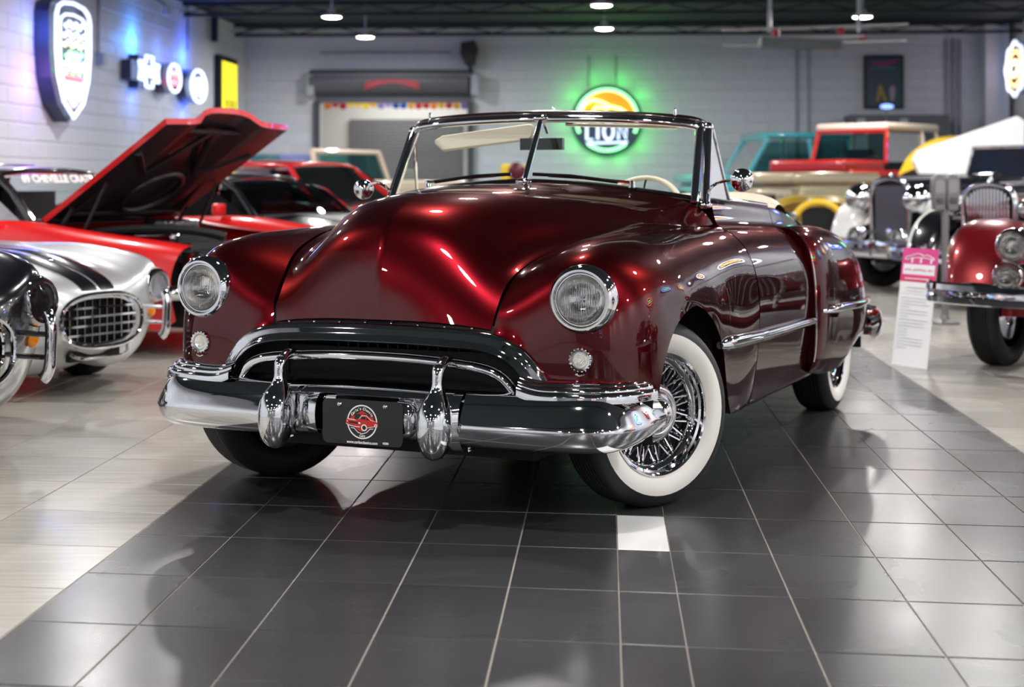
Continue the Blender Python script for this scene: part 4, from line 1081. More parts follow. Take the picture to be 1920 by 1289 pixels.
# engine bay
q = MB(); q.box((0, .70, .55), (1.40, 1.1, .25), M_black); q.box((0, .75, .72), (.55, .60, .14), M_darkplastic); q.build('engine_block', red_car)
q = MB(); q.lathe([(.001,.10),(.05,.10),(.19,.085),(.20,.03),(.19,0),(.001,0)], M_blackgloss, c=(0, .72, .80), n=28); q.build('air_cleaner', red_car)
for s in (-1, 1):
    q = MB(); q.box((s*.26, .75, .77), (.14, .58, .07), M_chrome); o = q.build('rocker_cover', red_car); bv = o.modifiers.new('bevel', 'BEVEL'); bv.width = .02; bv.segments = 3
q = MB(); q.tube(curve([(-.55,1.0,.80),(-.45,.6,.84),(-.25,.30,.82),(-.1,.2,.78)], 16), .03, M_black, n=8); q.build('radiator_hose', red_car)
q = MB(); q.box((0, .14, .73), (1.2, .07, .05), M_darkplastic); q.box((0, .16, .60), (.8, .05, .3), M_darkplastic); q.build('radiator', red_car, smooth=False)
q = MB(); q.tube([(-.70,1.22,.90),(0,1.24,.915),(.70,1.22,.90)], .018, M_chrome_dull, n=8); q.build('cowl_trim', red_car)
tx = text_mesh('windscreen_lettering', '69 CHEVELLE CRATE 502', .085, mat('white_vinyl', (.9, .9, .9), .5, emit=None), red_car, (-.02, 1.665, 1.185), (R(62), 0, 0), sx=1.0, bold=.004)
q = MB(); q.box((.0, 2.35, 1.275), (.50, .34, .045), P_black); o = q.build('roof_bump', red_car); bv = o.modifiers.new('bevel', 'BEVEL'); bv.width = .02; bv.segments = 3  # bump added to the roof, stands in for a black object behind the car
# flame-like orange neon stripe reflected on the fender is left to the real neon

coupe((-.62, 13.6), R(-62), P_red, P_black, P_black, 'red coupe with a grey striped hood, just behind the open-hooded red car', stripe=P_greyp, hz=.78, roof_z=1.22)
coupe((-.50, 16.6), R(-58), P_red, P_black, P_red, 'red roofed coupe with a black hood, in front of the cream truck', hz=.86, roof_z=1.36, glass=G_teal)
coupe((-1.15, 22.6), R(-70), P_navy, P_navy, P_navy, 'dark blue-black coupe by the roll-up door, beyond the cream truck', hz=.84, roof_z=1.40, glass=G_teal)

# ---------------------------------------------------------------- off-roaders and trucks
def offroader(O, th, paint_, label, L=3.6, hood_h=1.12, roof_z=1.75, roofm=None, soft=False, w=.82, hood_l=1.15, name='off_roader', glass=G_dark, frame=True, roof=True, cab=True):
    t = empty(name, (*O, 0), -th, label, 'car'); roofm = roofm or paint_
    def bevbox(nm, c, d, m, wd=.04, par=t):
        q = MB(); q.box((0, 0, 0), d, m); o = q.build(nm, par, loc=c); b = o.modifiers.new('bevel', 'BEVEL'); b.width = wd; b.segments = 3; return o
    bevbox('body', (0, L/2+.05, .80), (2*w, L-.1, .62), paint_, .05)
    bevbox('hood', (0, hood_l/2, hood_h-.06), (2*w-.10, hood_l, .16), paint_, .05)
    q = MB()
    for s in (-1, 1):
        pr = [(s*(w-.02),-.02,.92),(s*(w-.02),-.02,.98),(s*(w-.02),.9,1.0),(s*(w-.02),1.2,.62)]
    bevbox('grille_panel', (0, -.03, .86), (2*w-.04, .06, .36), paint_, .02)
    g_ = None
    for k in range(11):
        q = MB(); q.box((-.35+.07*k, -.068, .87), (.03, .02, .22), M_black); q.build('grille_slot', t, smooth=False)
    for s in (-1, 1): headlight(t, (s*(w-.20), -.085, .88), .1, bez=.10)
    bevbox('bumper', (0, -.18, .55), (2*w, .12, .14), M_chrome_dull, .02)
    for s in (-1, 1): bevbox('wing', (s*(w-.06), .55, .80), (.20, .95, .08), paint_, .03)
    ys = hood_l+.03; yt = ys+(.12 if soft else .38)
    for s in (-1, 1):
        q = MB(); q.tube([(s*(w-.06), ys, hood_h-.02), (s*(w-.12), yt, roof_z-.05)], .035, paint_, n=8); q.build('pillar', t)
        q = MB(); q.tube([(s*(w-.05), ys+1.15, hood_h-.02), (s*(w-.11), ys+1.1, roof_z-.05)], .03, roofm, n=8); q.build('pillar', t)
        q = MB(); q.tube([(s*(w-.05), L-.05, hood_h-.02), (s*(w-.11), L-.15, roof_z-.05)], .03, roofm, n=8); q.build('pillar', t)
        q = MB(); q.add([(s*(w-.06), ys+.08, hood_h), (s*(w-.12), yt+.05, roof_z-.08), (s*(w-.12), ys+1.05, roof_z-.08), (s*(w-.06), ys+1.1, hood_h)], [(0,1,2,3)], glass)
        q.add([(s*(w-.06), ys+1.2, hood_h), (s*(w-.12), ys+1.15, roof_z-.08), (s*(w-.12), L-.2, roof_z-.08), (s*(w-.06), L-.12, hood_h)], [(0,1,2,3)], glass); q.build('side_window', t, smooth=False)
    q = MB(); q.tube([(-(w-.12), yt, roof_z-.05), (w-.12, yt, roof_z-.05)], .035, paint_, n=8); q.build('windscreen_header', t)
    q = MB(); q.add([(-(w-.1), ys, hood_h), (w-.1, ys, hood_h), (w-.16, yt, roof_z-.08), (-(w-.16), yt, roof_z-.08)], [(0,1,2,3)], glass); q.build('windscreen', t, smooth=False)
    for x in (-.3, .25):
        q = MB(); q.tube([(x, ys-.02, hood_h+.03), (x+.28, ys+.02, hood_h+.08)], .008, M_black, n=5); q.build('wiper', t)
    if roof: bevbox('roof', (0, (yt+L)/2-.05, roof_z), (2*w-.16, L-yt, .10), roofm, .05)
    q = MB(); q.box((0, 2.3, .75), (1.3, 1.8, .3), M_black); q.box((-.35, 2.0, 1.15), (.42, .14, .5), M_darkplastic); q.box((.35, 2.0, 1.15), (.42, .14, .5), M_darkplastic); q.build('interior', t, smooth=False)
    four_wheels(t, w-.05, max(1.0, L-1.3), .38, 0, .60)
    if not cab:
        for ch in list(t.children):
            if ch.name.split('.')[0] in ('pillar', 'side_window', 'windscreen_header', 'windscreen', 'interior', 'wiper'): bpy.data.objects.remove(ch)
    return t
offroader((-.95, 19.6), R(-60), P_cream, 'cream truck with a split windscreen seen over the red coupes', hood_h=1.16, roof_z=1.58, roofm=M_canvas, soft=True, roof=False, name='pickup_truck', glass=G_teal)

# ---------------------------------------------------------------- right-hand side
offroader((3.45, 22.1), R(66), P_gold, 'pale gold off-roader with a slatted grille and no cab, behind the round chrome mirror', hood_h=1.26, roof_z=1.33, w=.72, hood_l=1.45, roof=False, L=1.75, cab=False)
offroader((2.95, 27.7), R(82), P_teal, 'teal off-roader with a pale roof, furthest left of the right-hand row', hood_h=1.25, roof_z=1.93, w=.85, glass=G_teal, L=2.8, hood_l=.85)
rj_ = offroader((4.42, 24.3), R(45), P_dred2, 'red off-roader with a cream soft top beside the teal one', hood_h=1.22, roof_z=1.68, w=.74, roofm=M_canvas, soft=True, glass=G_teal, L=2.8, hood_l=1.1); rj_.scale = (1, 1, 1.19)

def classic(C_, th, body, fend, label, hood_m=None, lamp_r=.12, grille='bars', fender_h=.86, wing_lamps=False, hood_z=1.08, edge=None, fw=.90, name='vintage_car', butterfly=False, tail=True, lamp_x=None):
    """origin at the centre of the front axle, y rearward"""
    t = empty(name, (*C_, 0), -th, label, 'car'); hood_m = hood_m or body; h = hood_z
    # grille shell
    sh = [(-.26,.42),(-.29,.60),(-.31,h-.20),(-.27,h-.06),(-.14,h-.005),(0,h+.01),(.14,h-.005),(.27,h-.06),(.31,h-.20),(.29,.60),(.26,.42)]
    q = MB(); q.tube(curve([(x, -.46, z) for x, z in sh], 50), .024, M_chrome, n=10); q.build('grille_shell', t)
    q = MB(); q.add([(x*.96, -.43, z) for x, z in sh], [tuple(range(len(sh)))], M_black); q.build('radiator', t, smooth=False)
    if grille == 'bars':
        for k in range(13):
            x = -.24+.04*k; zt = h-.03-.10*(abs(x)/.26)**3
            q = MB(); q.tube([(x, -.475, .44), (x, -.475, zt)], .009, M_chrome, n=6); q.build('grille_bar', t)
    else:
        q = MB(); q.box((0, -.445, (h+.42)/2), (.50, .02, h-.55), mat('fine_mesh_grille', (.10, .095, .11), .4, .6)); q.build('grille_mesh', t, smooth=False)
    # hood
    hr = [[(0,-.45,h),(.13,-.45,h-.01),(.25,-.45,h-.07),(.29,-.45,h-.25),(.29,-.45,.60)],[(0,.3,h+.03),(.17,.3,h+.01),(.32,.3,h-.06),(.36,.3,h-.25),(.36,.3,.58)],[(0,1.05,h+.06),(.24,1.05,h+.04),(.45,1.05,h-.04),(.52,1.05,h-.25),(.52,1.05,.55)]]
    if not butterfly: patch_part('hood', t, hr, hood_m, 16, 20)
    else:
        q = MB(); q.box((0, .3, .75), (.5, 1.3, .35), M_darkplastic); q.build('engine', t, smooth=False)
    q = MB(); q.tube([(0,-.47,h+.015),(0,.3,h+.045),(0,1.05,h+.075)], .008, M_chrome, n=6); q.build('hood_hinge', t)
    q = MB(); q.lathe([(.001,.07),(.012,.06),(.02,.02),(.03,0)], M_chrome, n=12, c=(0,-.44,h+.01)); q.build('radiator_cap', t)
    # clamshell fenders
    fh = fender_h
    for s in (-1, 1):
        path = [(-.66,.34),(-.60,.55),(-.42,fh-.10),(-.12,fh),(.22,fh-.05),(.60,fh-.32),(.95,.42),(1.3,.36)]
        rows = []
        for i, (y, z) in enumerate(path):
            wd = (.14, .20, .24, .25, .24, .22, .20, .18)[i]; xc = fw-.24 if i < 7 else fw-.20
            rows.append([(xc-wd, y+.06, z-.14), (xc-wd*.75, y+.01, z-.03), (xc-.02, y, z), (xc+wd*.75, y+.01, z-.03), (xc+wd, y+.05, z-.14), (xc+wd*1.0, y+.07, max(.26, z-.26))])
        P = Patch(rows); gg = P.grid(40, 24, .10, 1); q = MB(); q.grid(gg if s > 0 else mir(gg), fend, flip=s < 0); fo = q.build('front_fender', t, angle=60)
        if edge is not None:
            e = gg[:, -1] if s > 0 else mir(gg[:, -1]); q = MB(); q.tube(list(e), .020, edge, n=6); q.build('fender_edge', fo)
            e = gg[:, 15] if s > 0 else mir(gg[:, 15]); q = MB(); q.tube(list(e), .014, edge, n=6); q.build('fender_piping', fo)
        if wing_lamps:
            lx = lamp_x or fw-.20
            headlight(t, (s*lx, -.70, fh-.15), .1, bez=lamp_r)
            q = MB(); q.ball((s*lx, -.44, fh-.15), lamp_r, fend, sc=(1, 1.6, 1)); q.build('lamp_pod', t)
            headlight(t, (s*(lx+.02), -.76, .60), .1, name='fog_lamp', bez=lamp_r*.85)
        else:
            c = (s*.47, -.50, h-.20); headlight(t, c, .1, bez=lamp_r)
            q = MB(); q.ball((c[0], c[1]+.05, c[2]), lamp_r*.98, M_chrome, sc=(1, 1.3, 1)); q.tube([(s*.30, -.36, h-.30), (s*.47, -.42, h-.30)], .018, M_chrome); q.build('lamp_bowl', t)
            headlight(t, (s*.36, -.66, .56), .1, name='fog_lamp', bez=lamp_r*.72)
            q = MB(); q.lathe([(.0001,-.01),(.05,0),(.055,.02),(.02,.06),(.012,.20)], M_chrome, axis='Y', n=16, c=(s*.22,-.66,.62)); q.build('horn', t)
    q = MB(); q.box((0, -.62, .40), (1.1, .30, .06), fend); q.build('apron', t, smooth=False)
    # bumper
    bcv = curve([(-fw-.02,-.62,.50),(-fw+.04,-.80,.50),(-.5,-.90,.49),(0,-.93,.49),(.5,-.90,.49),(fw-.04,-.80,.50),(fw+.02,-.62,.50)], 40)
    q = MB(); q.grid(np.array([[p+np.array([0, dy, dz]) for dy, dz in ((.02,.065),(-.012,.055),(-.02,.022),(-.005,.012),(-.005,-.012),(-.02,-.022),(-.012,-.055),(.02,-.065))] for p in bcv]), M_chrome); q.build('bumper', t, angle=50)
    for s in (-1, 1):
        q = MB(); q.tube([(s*.30,-.95,.60),(s*.30,-.965,.50),(s*.30,-.95,.38)], [.012,.024,.010], M_chrome, n=8); q.build('overrider', t)
    # running boards, body, windscreen
    q = MB(); q.box((0, 1.9, .55), (1.3, 1.9, .55), body); o = q.build('body', t); bv = o.modifiers.new('bevel', 'BEVEL'); bv.width = .08; bv.segments = 4
    q = MB(); q.box((0, .9, .40), (.9, 2.4, .25), M_black); q.build('chassis', t, smooth=False)
    for s in (-1, 1):
        q = MB(); q.box((s*(fw-.18), 1.6, .34), (.30, 1.0, .05), fend); q.build('running_board', t, smooth=False)
        patch_part('rear_fender', t, [[(s*(fw-.40),2.0,.40),(s*(fw-.2),2.0,.42),(s*fw,2.0,.38)],[(s*(fw-.42),2.4,.78),(s*(fw-.2),2.4,.82),(s*fw,2.4,.72)],[(s*(fw-.42),2.9,.84),(s*(fw-.2),2.9,.88),(s*fw,2.9,.78)],[(s*(fw-.40),3.4,.45),(s*(fw-.2),3.4,.48),(s*fw,3.4,.42)]], fend, both=False)
    q = MB(); q.tube([(-.56,1.08,h+.02),(-.54,1.16,h+.36),(.54,1.16,h+.36),(.56,1.08,h+.02)], .016, M_chrome, n=8); f_ = q.build('windscreen_frame', t)
    q = MB(); q.add([(-.55,1.08,h+.02),(.55,1.08,h+.02),(.53,1.16,h+.35),(-.53,1.16,h+.35)], [(0,1,2,3)], G_clear); q.build('pane', f_, smooth=False)
    four_wheels(t, fw-.24, 2.9, .36, R(-6))
    return t
h_ = classic((3.74, 9.86), R(33), P_dred, P_dred, 'deep red vintage car with fender-mounted lamps, cut by the right edge', lamp_r=.112, fender_h=.93, wing_lamps=True, hood_z=1.02, fw=1.0, lamp_x=.50); h_.scale = (1, .9, 1)
classic((4.70, 14.80), R(60), P_black, P_black, 'black vintage car with bright vertical-bar grille, behind the deep red one', lamp_r=.095, fender_h=.93, hood_z=1.13, edge=P_white, fw=.98)
classic((4.40, 17.25), R(64), P_white, P_white, 'white vintage car with dark mesh grille, its hood side raised', hood_m=P_black, lamp_r=.160, grille='mesh', fender_h=1.02, hood_z=1.18, fw=.95)
classic((5.0, 5.4), R(62), P_dred, P_dred, 'deep red vintage car at the right, outside the picture, mirrored in the maroon door', lamp_r=.12, fender_h=.95, hood_z=1.12, fw=.98)
# white car behind with one hood side raised like a wing
wt = empty('white_limousine', (*[5.10, 19.85], 0), -R(66), 'white car behind the parking meter with a tall raised hood panel', 'car')
q = MB(); q.prism([(-.55,.0),(1.05,.0),(.98,.66),(.86,.72),(-.60,.28),(-.66,.16)], .05, P_white, o=(.42,.1,1.24), U=(0,1,0), V=(.15,0,1), W=(-1,0,.15)); o = q.build('raised_hood_panel', wt, smooth=False); bv = o.modifiers.new('bevel', 'BEVEL'); bv.width = .02; bv.segments = 3
q = MB(); q.box((0,1.35,.74), (1.2,3.0,.90), P_white); o = q.build('body', wt); bv = o.modifiers.new('bevel', 'BEVEL'); bv.width = .12; bv.segments = 5
for k in range(16):
    q = MB(); q.box((.61, -.02+.08*k, .90), (.03, .025, .26), M_chrome_dull); q.build('side_louvre', wt, smooth=False)
q = MB(); q.box((.61,.9,1.12), (.03,1.9,.02), M_chrome); q.build('side_moulding', wt, smooth=False)
for s in (-1, 1):
    patch_part('front_fender', wt, [[(s*.55,-.55,.40),(s*.75,-.58,.42),(s*.90,-.55,.38)],[(s*.53,-.25,.80),(s*.75,-.28,.84),(s*.92,-.25,.74)],[(s*.53,.2,.86),(s*.75,.2,.90),(s*.92,.2,.80)],[(s*.55,.7,.50),(s*.75,.7,.52),(s*.90,.7,.46)]], P_white, both=False)
q = MB(); q.box((0,-.18,.82),(.5,.06,.7), M_chrome); q.build('grille_shell', wt)
four_wheels(wt, .72, 2.5, .36)
# yellow cars
yt_ = empty('yellow_hot_rod', (3.52, 18.6, 0), -R(8), 'yellow open-engined hot rod behind the tail of the maroon car', 'car')
patch_part('cowl_body', yt_, [[(0,.9,1.0),(.3,.9,.99),(.50,.9,.90),(.54,.9,.5)],[(0,1.5,1.05),(.36,1.5,1.04),(.58,1.5,.92),(.62,1.5,.45)],[(0,2.6,1.0),(.40,2.6,.99),(.60,2.6,.88),(.62,2.6,.45)],[(0,3.1,.7),(.3,3.1,.7),(.45,3.1,.65),(.46,3.1,.5)]], P_yellow)
q = MB(); q.tube(curve([(-.24,-.2,.42),(-.25,-.2,.90),(0,-.2,1.0),(.25,-.2,.90),(.24,-.2,.42)], 30), .045, P_yellow, n=8); q.box((0,-.19,.68),(.44,.03,.5), M_black); q.build('grille_shell', yt_)
q = MB(); q.box((0,.35,.66),(.42,.66,.34), P_yellow); q.box((0,.35,.88),(.24,.40,.12), M_chrome); q.lathe([(.001,.09),(.13,.09),(.14,0),(.001,0)], M_chrome, c=(0,.35,.95), n=20); q.build('engine', yt_)
for s in (-1, 1):
    headlight(yt_, (s*.36, -.28, .80), .1, bez=.09)
    q = MB(); q.tube([(s*.30,.1,.72),(s*.48,.3,.62),(s*.52,.9,.50),(s*.60,1.6,.36)], .04, M_chrome, n=8); q.build('exhaust_pipe', yt_)
    q = MB(); q.tube([(s*.20,-.1,.42),(s*.24,2.6,.42)], .05, P_yellow, n=6); q.build('chassis_rail', yt_)
q = MB(); q.add([(-.48,1.0,1.02),(.48,1.0,1.02),(.44,1.12,1.28),(-.44,1.12,1.28)], [(0,1,2,3)], G_clear); q.build('windscreen', yt_, smooth=False)
four_wheels(yt_, .72, 2.3, .34); yt_.scale = (.85, .62, .92)
y2 = empty('yellow_coupe', (6.15, 22.9, 0), -R(42), 'bright yellow coupe roof rising behind the red off-roader', 'car')
patch_part('roof', y2, [[(0,-.5,1.30),(.4,-.5,1.28),(.72,-.5,1.18)],[(0,.1,1.66),(.4,.1,1.64),(.70,.1,1.52)],[(0,.9,1.74),(.4,.9,1.72),(.72,.9,1.60)],[(0,1.8,1.62),(.4,1.8,1.60),(.72,1.8,1.48)],[(0,2.4,1.25),(.4,2.4,1.24),(.72,2.4,1.16)]], P_yellow)
q = MB(); q.box((0,.9,.72),(1.66,4.2,.78), P_yellow); o = q.build('body', y2); bv = o.modifiers.new('bevel', 'BEVEL'); bv.width = .2; bv.segments = 6
for s in (-1, 1):
    q = MB(); q.add([(s*.73,-.4,1.10),(s*.72,.1,1.46),(s*.73,1.7,1.44),(s*.76,2.2,1.10)], [(0,1,2,3)], G_dark); q.build('side_window', y2, smooth=False)
four_wheels(y2, .74, 2.6, .34, 0, -.3); y2.scale = (.8, .66, 1.04)

# ---------------------------------------------------------------- parking meter
pm = empty('parking_meter', (*wpt(1772, 0, 13.2)[:2], 0), 0, 'grey twin-headed parking meter on a post in front of the white car', 'parking meter')
q = MB(); q.tube([(0,0,0),(0,0,.93)], .03, mat('meter_grey', (.20, .19, .20), .45, .5), n=12); q.lathe([(.12,0),(.12,.02),(.04,.04),(.03,.08)], MAT['meter_grey'], n=20); q.build('post', pm)
for s in (-1, 1):
    pr = [(-.042,.93),(-.052,1.02),(-.056,1.12),(-.054,1.18),(-.036,1.215),(0,1.228),(.036,1.215),(.054,1.18),(.056,1.12),(.052,1.02),(.042,.93)]
    q = MB(); q.prism(pr, .10, MAT['meter_grey'], o=(s*.055,-.05,0)); hd2 = q.build('meter_head', pm); bv = hd2.modifiers.new('bevel', 'BEVEL'); bv.width = .008; bv.segments = 2
    q = MB(); q.prism([(x*.72, z*.55+.505) for x, z in pr if z > 1.0], .004, mat('meter_window', (.30, .30, .33), .2, .2, coat=1), o=(s*.055,-.056,0)); q.build('window', hd2, smooth=False)
    q = MB(); q.box((s*.055,-.056,1.01),(.06,.006,.05), M_chrome_dull); q.build('coin_plate', hd2, smooth=False)
# ---------------------------------------------------------------- placard
BLp = Vector((2.43, 10.33, 0)); BRp = Vector((2.575, 10.02, 0)); TLp = Vector((2.53, 10.42, .742)); 
U = (BRp-BLp); V = TLp-BLp; W_ = U.cross(V).normalized()
pc = empty('information_placard', (0, 0, 0), 0, 'leaning white placard with a pink heading standing on the pale floor', 'sign')
pc.location = BLp
def pq(name, u0, u1, v0, v1, m, d, par):
    q = MB(); a = [U*u+V*v+W_*(-.0) for u, v in ((u0,v0),(u1,v0),(u1,v1),(u0,v1))]; n = W_ if W_.y < 0 else -W_
    b = [p+n*d for p in a]; q.add([*a, *b], [(0,1,2,3),(4,5,6,7),(0,1,5,4),(1,2,6,5),(2,3,7,6),(3,0,4,7)], m); return q.build(name, par, smooth=False)
M_card = mat('white_card', (.86, .86, .88), .35); M_magenta = mat('pink_print', (.72, .06, .28), .4); M_txt = mat('grey_print', (.50, .50, .54), .5); M_red2 = mat('rose_print', (.70, .05, .15), .4)
pb = pq('board', 0, 1, 0, 1, M_card, .005, pc)
pq('heading', 0, 1, .765, 1, M_magenta, .0062, pb); pq('heading_strip', 0, 1, .712, .765, M_red2, .0062, pb); pq('title_panel', .06, .95, .775, .862, M_card, .0070, pb)
nV = W_ if W_.y < 0 else -W_
def pcur(name, pts, r, m):
    q = MB(); q.tube([U*u+V*v+nV*.0075 for u, v in pts], r, m, n=5); q.build(name, pb)
pcur('car_outline', [(.08,.905),(.14,.925),(.24,.932),(.34,.945),(.46,.955),(.56,.945),(.62,.935),(.70,.945),(.80,.935),(.92,.915)], .0030, M_card)
pcur('car_outline', [(.08,.905),(.16,.90),(.30,.915),(.50,.92),(.70,.918),(.92,.905)], .0030, M_card)
for u in (.30, .55, .84): pcur('car_outline', [(u,.915),(u,.875)], .0075, M_card)
rot_m = Matrix((U.normalized(), V.normalized(), nV)).transposed().to_euler()
random.seed(3)
lines_ = [(.665, .20, .80, .0026), (.635, .22, .70, .0014), (.61, .05, .95, .0008)] + [(.575-.0262*k, .08, random.choice((.86, .80, .90, .35)), .0014) for k in range(17)]
for v, u0, u1, r_ in lines_:
    pcur('text_line', [(u0, v), (u1, v)], r_, M_txt)
# heading too blurred to read in the photograph: faint strokes only
M_ppk = mat('pale_pink_print', (.80, .45, .58), .5)
for u0, u1 in ((.12, .30), (.36, .72), (.78, .90)): pcur('title_stroke', [(u0, .815), ((u0+u1)/2, .822), (u1, .815)], .006, M_ppk)
pcur('strip_stroke', [(.14, .738), (.86, .740)], .0035, M_card)
q = MB(); q.tube([U*.5+V*.8, U*.5+V*.8*0+Vector((.12,.20,0))+V*0], .006, M_black, n=6); q.build('strut', pc)

# ================================================================== THINGS ON THE WALLS
def neon(name, col, s): return mat(name, (.9, .9, .95), .3, emit=col, estr=s)
N_white = neon('neon_white_blue', (.62, .76, 1.0), 1.9); N_blue = neon('neon_blue', (.10, .22, 1.0), 4); N_red = neon('neon_red', (1, .05, .10), 2.5)
N_green = neon('neon_green', (.15, 1, .25), 2.6); N_pink = neon('neon_pink', (1, .45, .42), .9); N_orange = neon('neon_orange', (1, .42, .06), 4); N_yellow = neon('neon_yellow', (1, .9, .05), 5); N_cream = neon('neon_cream', (1, .85, .5), 1.5)
M_can = mat('sign_can', (.02, .03, .08), .35)
sP, cP = math.sin(PHI), math.cos(PHI)
# frames: left wall looks towards +a ; back wall looks towards -b ; right wall looks towards -a
def frameL(px, py, off):
    k = (px-960)/F; Y = (-6.631+off)/(k-.0544); X = k*Y
    return Vector((X, Y, H-(py-YH)/F*Y)), Vector((sP, cP, 0)), Vector((cP, -sP, 0))
def frameB(px, py, off=0.):
    k = (px-960)/F; b = BW-off; a = (k*b*cP-b*sP)/(cP+k*sP); x, y, _ = rm(a, b)
    return Vector((x, y, H-(py-YH)/F*y)), Vector((cP, -sP, 0)), Vector((-sP, -cP, 0))
def root(name, c, label, cat, group=None):
    return empty(name, tuple(c), 0, label, cat, group)
def glow(parent, c, col, e, size=.3, nrm=None):
    ld = bpy.data.lights.new('neon_glow', 'POINT'); ld.energy = e; ld.color = col; ld.shadow_soft_size = size
    o = bpy.data.objects.new('neon_glow', ld); COL.objects.link(o); o.parent = parent; o.location = c
def P2(U, N, u, v, n=0.): return U*u+Vector((0, 0, v))+N*n
def outline(U, N, pts, n): return [P2(U, N, u, v, n) for u, v in pts]
def can(parent, U, N, pts, d, name='sign_can', m=None):
    q = MB(); a = outline(U, N, pts, .02); b = outline(U, N, pts, d); k = len(pts)
    q.add(a+b, [tuple(range(k)), tuple(range(k, 2*k))]+[(i, (i+1) % k, k+(i+1) % k, k+i) for i in range(k)], m or M_can); return q.build(name, parent, smooth=False)
def tubeo(parent, U, N, pts, n, r, m, closed=True, name='neon_tube'):
    q = MB(); q.tube(outline(U, N, pts, n), r, m, n=8, closed=closed); return q.build(name, parent)
# ---- tall shield sign on the left wall
c, U, N = frameL(97, 114, 0.0)
t = root('neon_sign', c, 'tall shield-shaped neon sign with white outline, leftmost on the left wall', 'neon sign')
shp = lambda k: [(-.62*k,.50*k),(-.56*k,.60*k),(-.38*k,.665*k),(0,.69*k),(.38*k,.665*k),(.56*k,.60*k),(.62*k,.50*k),(.62*k,.1*k),(.55*k,-.22*k),(.36*k,-.50*k),(0,-.69*k),(-.36*k,-.50*k),(-.55*k,-.22*k),(-.62*k,.1*k)]
can(t, U, N, shp(1.08), .20)
tubeo(t, U, N, shp(1.0), .27, .024, N_white); tubeo(t, U, N, shp(.80), .27, .016, N_white)
for v, m, w_ in ((.42, N_white, .34), (.30, N_white, .42), (.19, N_cream, .40), (.06, N_green, .30), (-.04, N_cream, .42), (-.12, N_green, .34)):
    pts = [(w_*x, v+.035*math.sin(9*x)) for x in np.linspace(-1, 1, 15)]; tubeo(t, U, N, pts, .28, .022, m, closed=False)
tubeo(t, U, N, [(-.46,-.20),(.46,-.20)], .28, .014, N_red, closed=False)
for k in range(9):
    u = -.36+.09*k; vb = -.22-.36*(1-(abs(u)/.48)**1.4)
    tubeo(t, U, N, [(u,-.24),(u,vb)], .27, .014, N_pink, closed=False)
glow(t, tuple(-U*.85+N*.15+Vector((0,0,.3))), (.10, .2, 1), 18); glow(t, tuple(-U*.9+N*.15+Vector((0,0,-.3))), (.55, .2, 1), 18); glow(t, tuple(U*.85+N*.15), (.10, .25, 1), 16)
# ---- emblem with a wide bar and two small tabs
c, U, N = frameL(246, 135, 0.0)
t = root('neon_sign', c, 'white cross-shaped emblem neon between the shield and the red oval', 'neon sign')
bt_ = lambda k: [(-.50*k,.125*k),(-.17*k,.125*k),(-.17*k,.215*k),(.17*k,.215*k),(.17*k,.125*k),(.50*k,.125*k),(.50*k,-.125*k),(.17*k,-.125*k),(.17*k,-.215*k),(-.17*k,-.215*k),(-.17*k,-.125*k),(-.50*k,-.125*k)]
can(t, U, N, bt_(1.1), .16); tubeo(t, U, N, bt_(1.0), .26, .022, N_white)
for v in (-.06, 0, .06): tubeo(t, U, N, [(-.42,v),(.42,v)], .27, .020, N_white, closed=False)
glow(t, tuple(N*.22+Vector((0,0,.42))), (.04, .3, 1), 20, .04); glow(t, tuple(N*.10+Vector((0,0,-.36))), (.06, .2, 1), 12)
# ---- ovals
def ell(a, b, n=32): return [(a*math.cos(x), b*math.sin(x)) for x in np.linspace(0, 2*PI, n+1)[:-1]]
c, U, N = frameL(294, 147, 0.0)
t = root('neon_sign', c, 'small oval neon sign, white ring around red lettering', 'neon sign')
can(t, U, N, ell(.38,.23), .18); tubeo(t, U, N, ell(.34,.205), .27, .024, N_white)
for v in (.06, -.06): tubeo(t, U, N, [(.22*x, v+.03*math.sin(10*x)) for x in np.linspace(-1,1,13)], .28, .026, N_red if v < 0 else N_pink, closed=False)
glow(t, tuple(N*.10+Vector((0,0,.36))), (.08, .2, 1), 10)
c, U, N = frameL(341, 162, 0.0)
t = root('neon_sign', c, 'round blue-white neon sign, rightmost of the three small ones', 'neon sign')
can(t, U, N, ell(.50,.27), .18); tubeo(t, U, N, ell(.46,.25), .27, .026, N_white)
for v, w_ in ((.09,.22),(.02,.32),(-.05,.30),(-.12,.2)): tubeo(t, U, N, [(w_*x, v+.02*math.sin(8*x)) for x in np.linspace(-1,1,13)], .28, .030, N_white, closed=False)
glow(t, tuple(N*.22+Vector((0,0,.46))), (.03, .12, 1), 22, .04); glow(t, tuple(N*.10+Vector((0,0,-.42))), (.05, .15, 1), 14)
# ---- yellow light box
c, U, N = frameL(418, 176, 0.0)
t = root('light_box_sign', c, 'yellow lit box sign beside the corner of the left wall', 'sign')
can(t, U, N, [(-.72,.64),(.62,.64),(.62,-.80),(-.72,-.80)], .12, m=M_black)
q = MB(); q.add(outline(U, N, [(-.60,.54),(.54,.54),(.54,-.72),(-.60,-.72)], .13), [(0,1,2,3)], mat('yellow_light_face', (.9, .8, .05), .5, emit=(1, .86, .02), estr=1.1)); q.build('lit_face', t, smooth=False)
for u in (-.30, .0, .28):
    q = MB(); q.add(outline(U, N, [(u-.09,-.10),(u+.09,-.10),(u+.09,-.26),(u-.09,-.26)], .135), [(0,1,2,3)], mat('olive_print', (.28, .26, .02), .6)); q.build('print_block', t, smooth=False)
q = MB(); q.add(outline(U, N, [(x*.9, y-.52) for x, y in ell(.26,.18,20)], .136), [tuple(range(20))], mat('pale_print', (.9, .9, .6), .6, emit=(1, 1, .6), estr=.8)); q.build('print_disc', t, smooth=False)
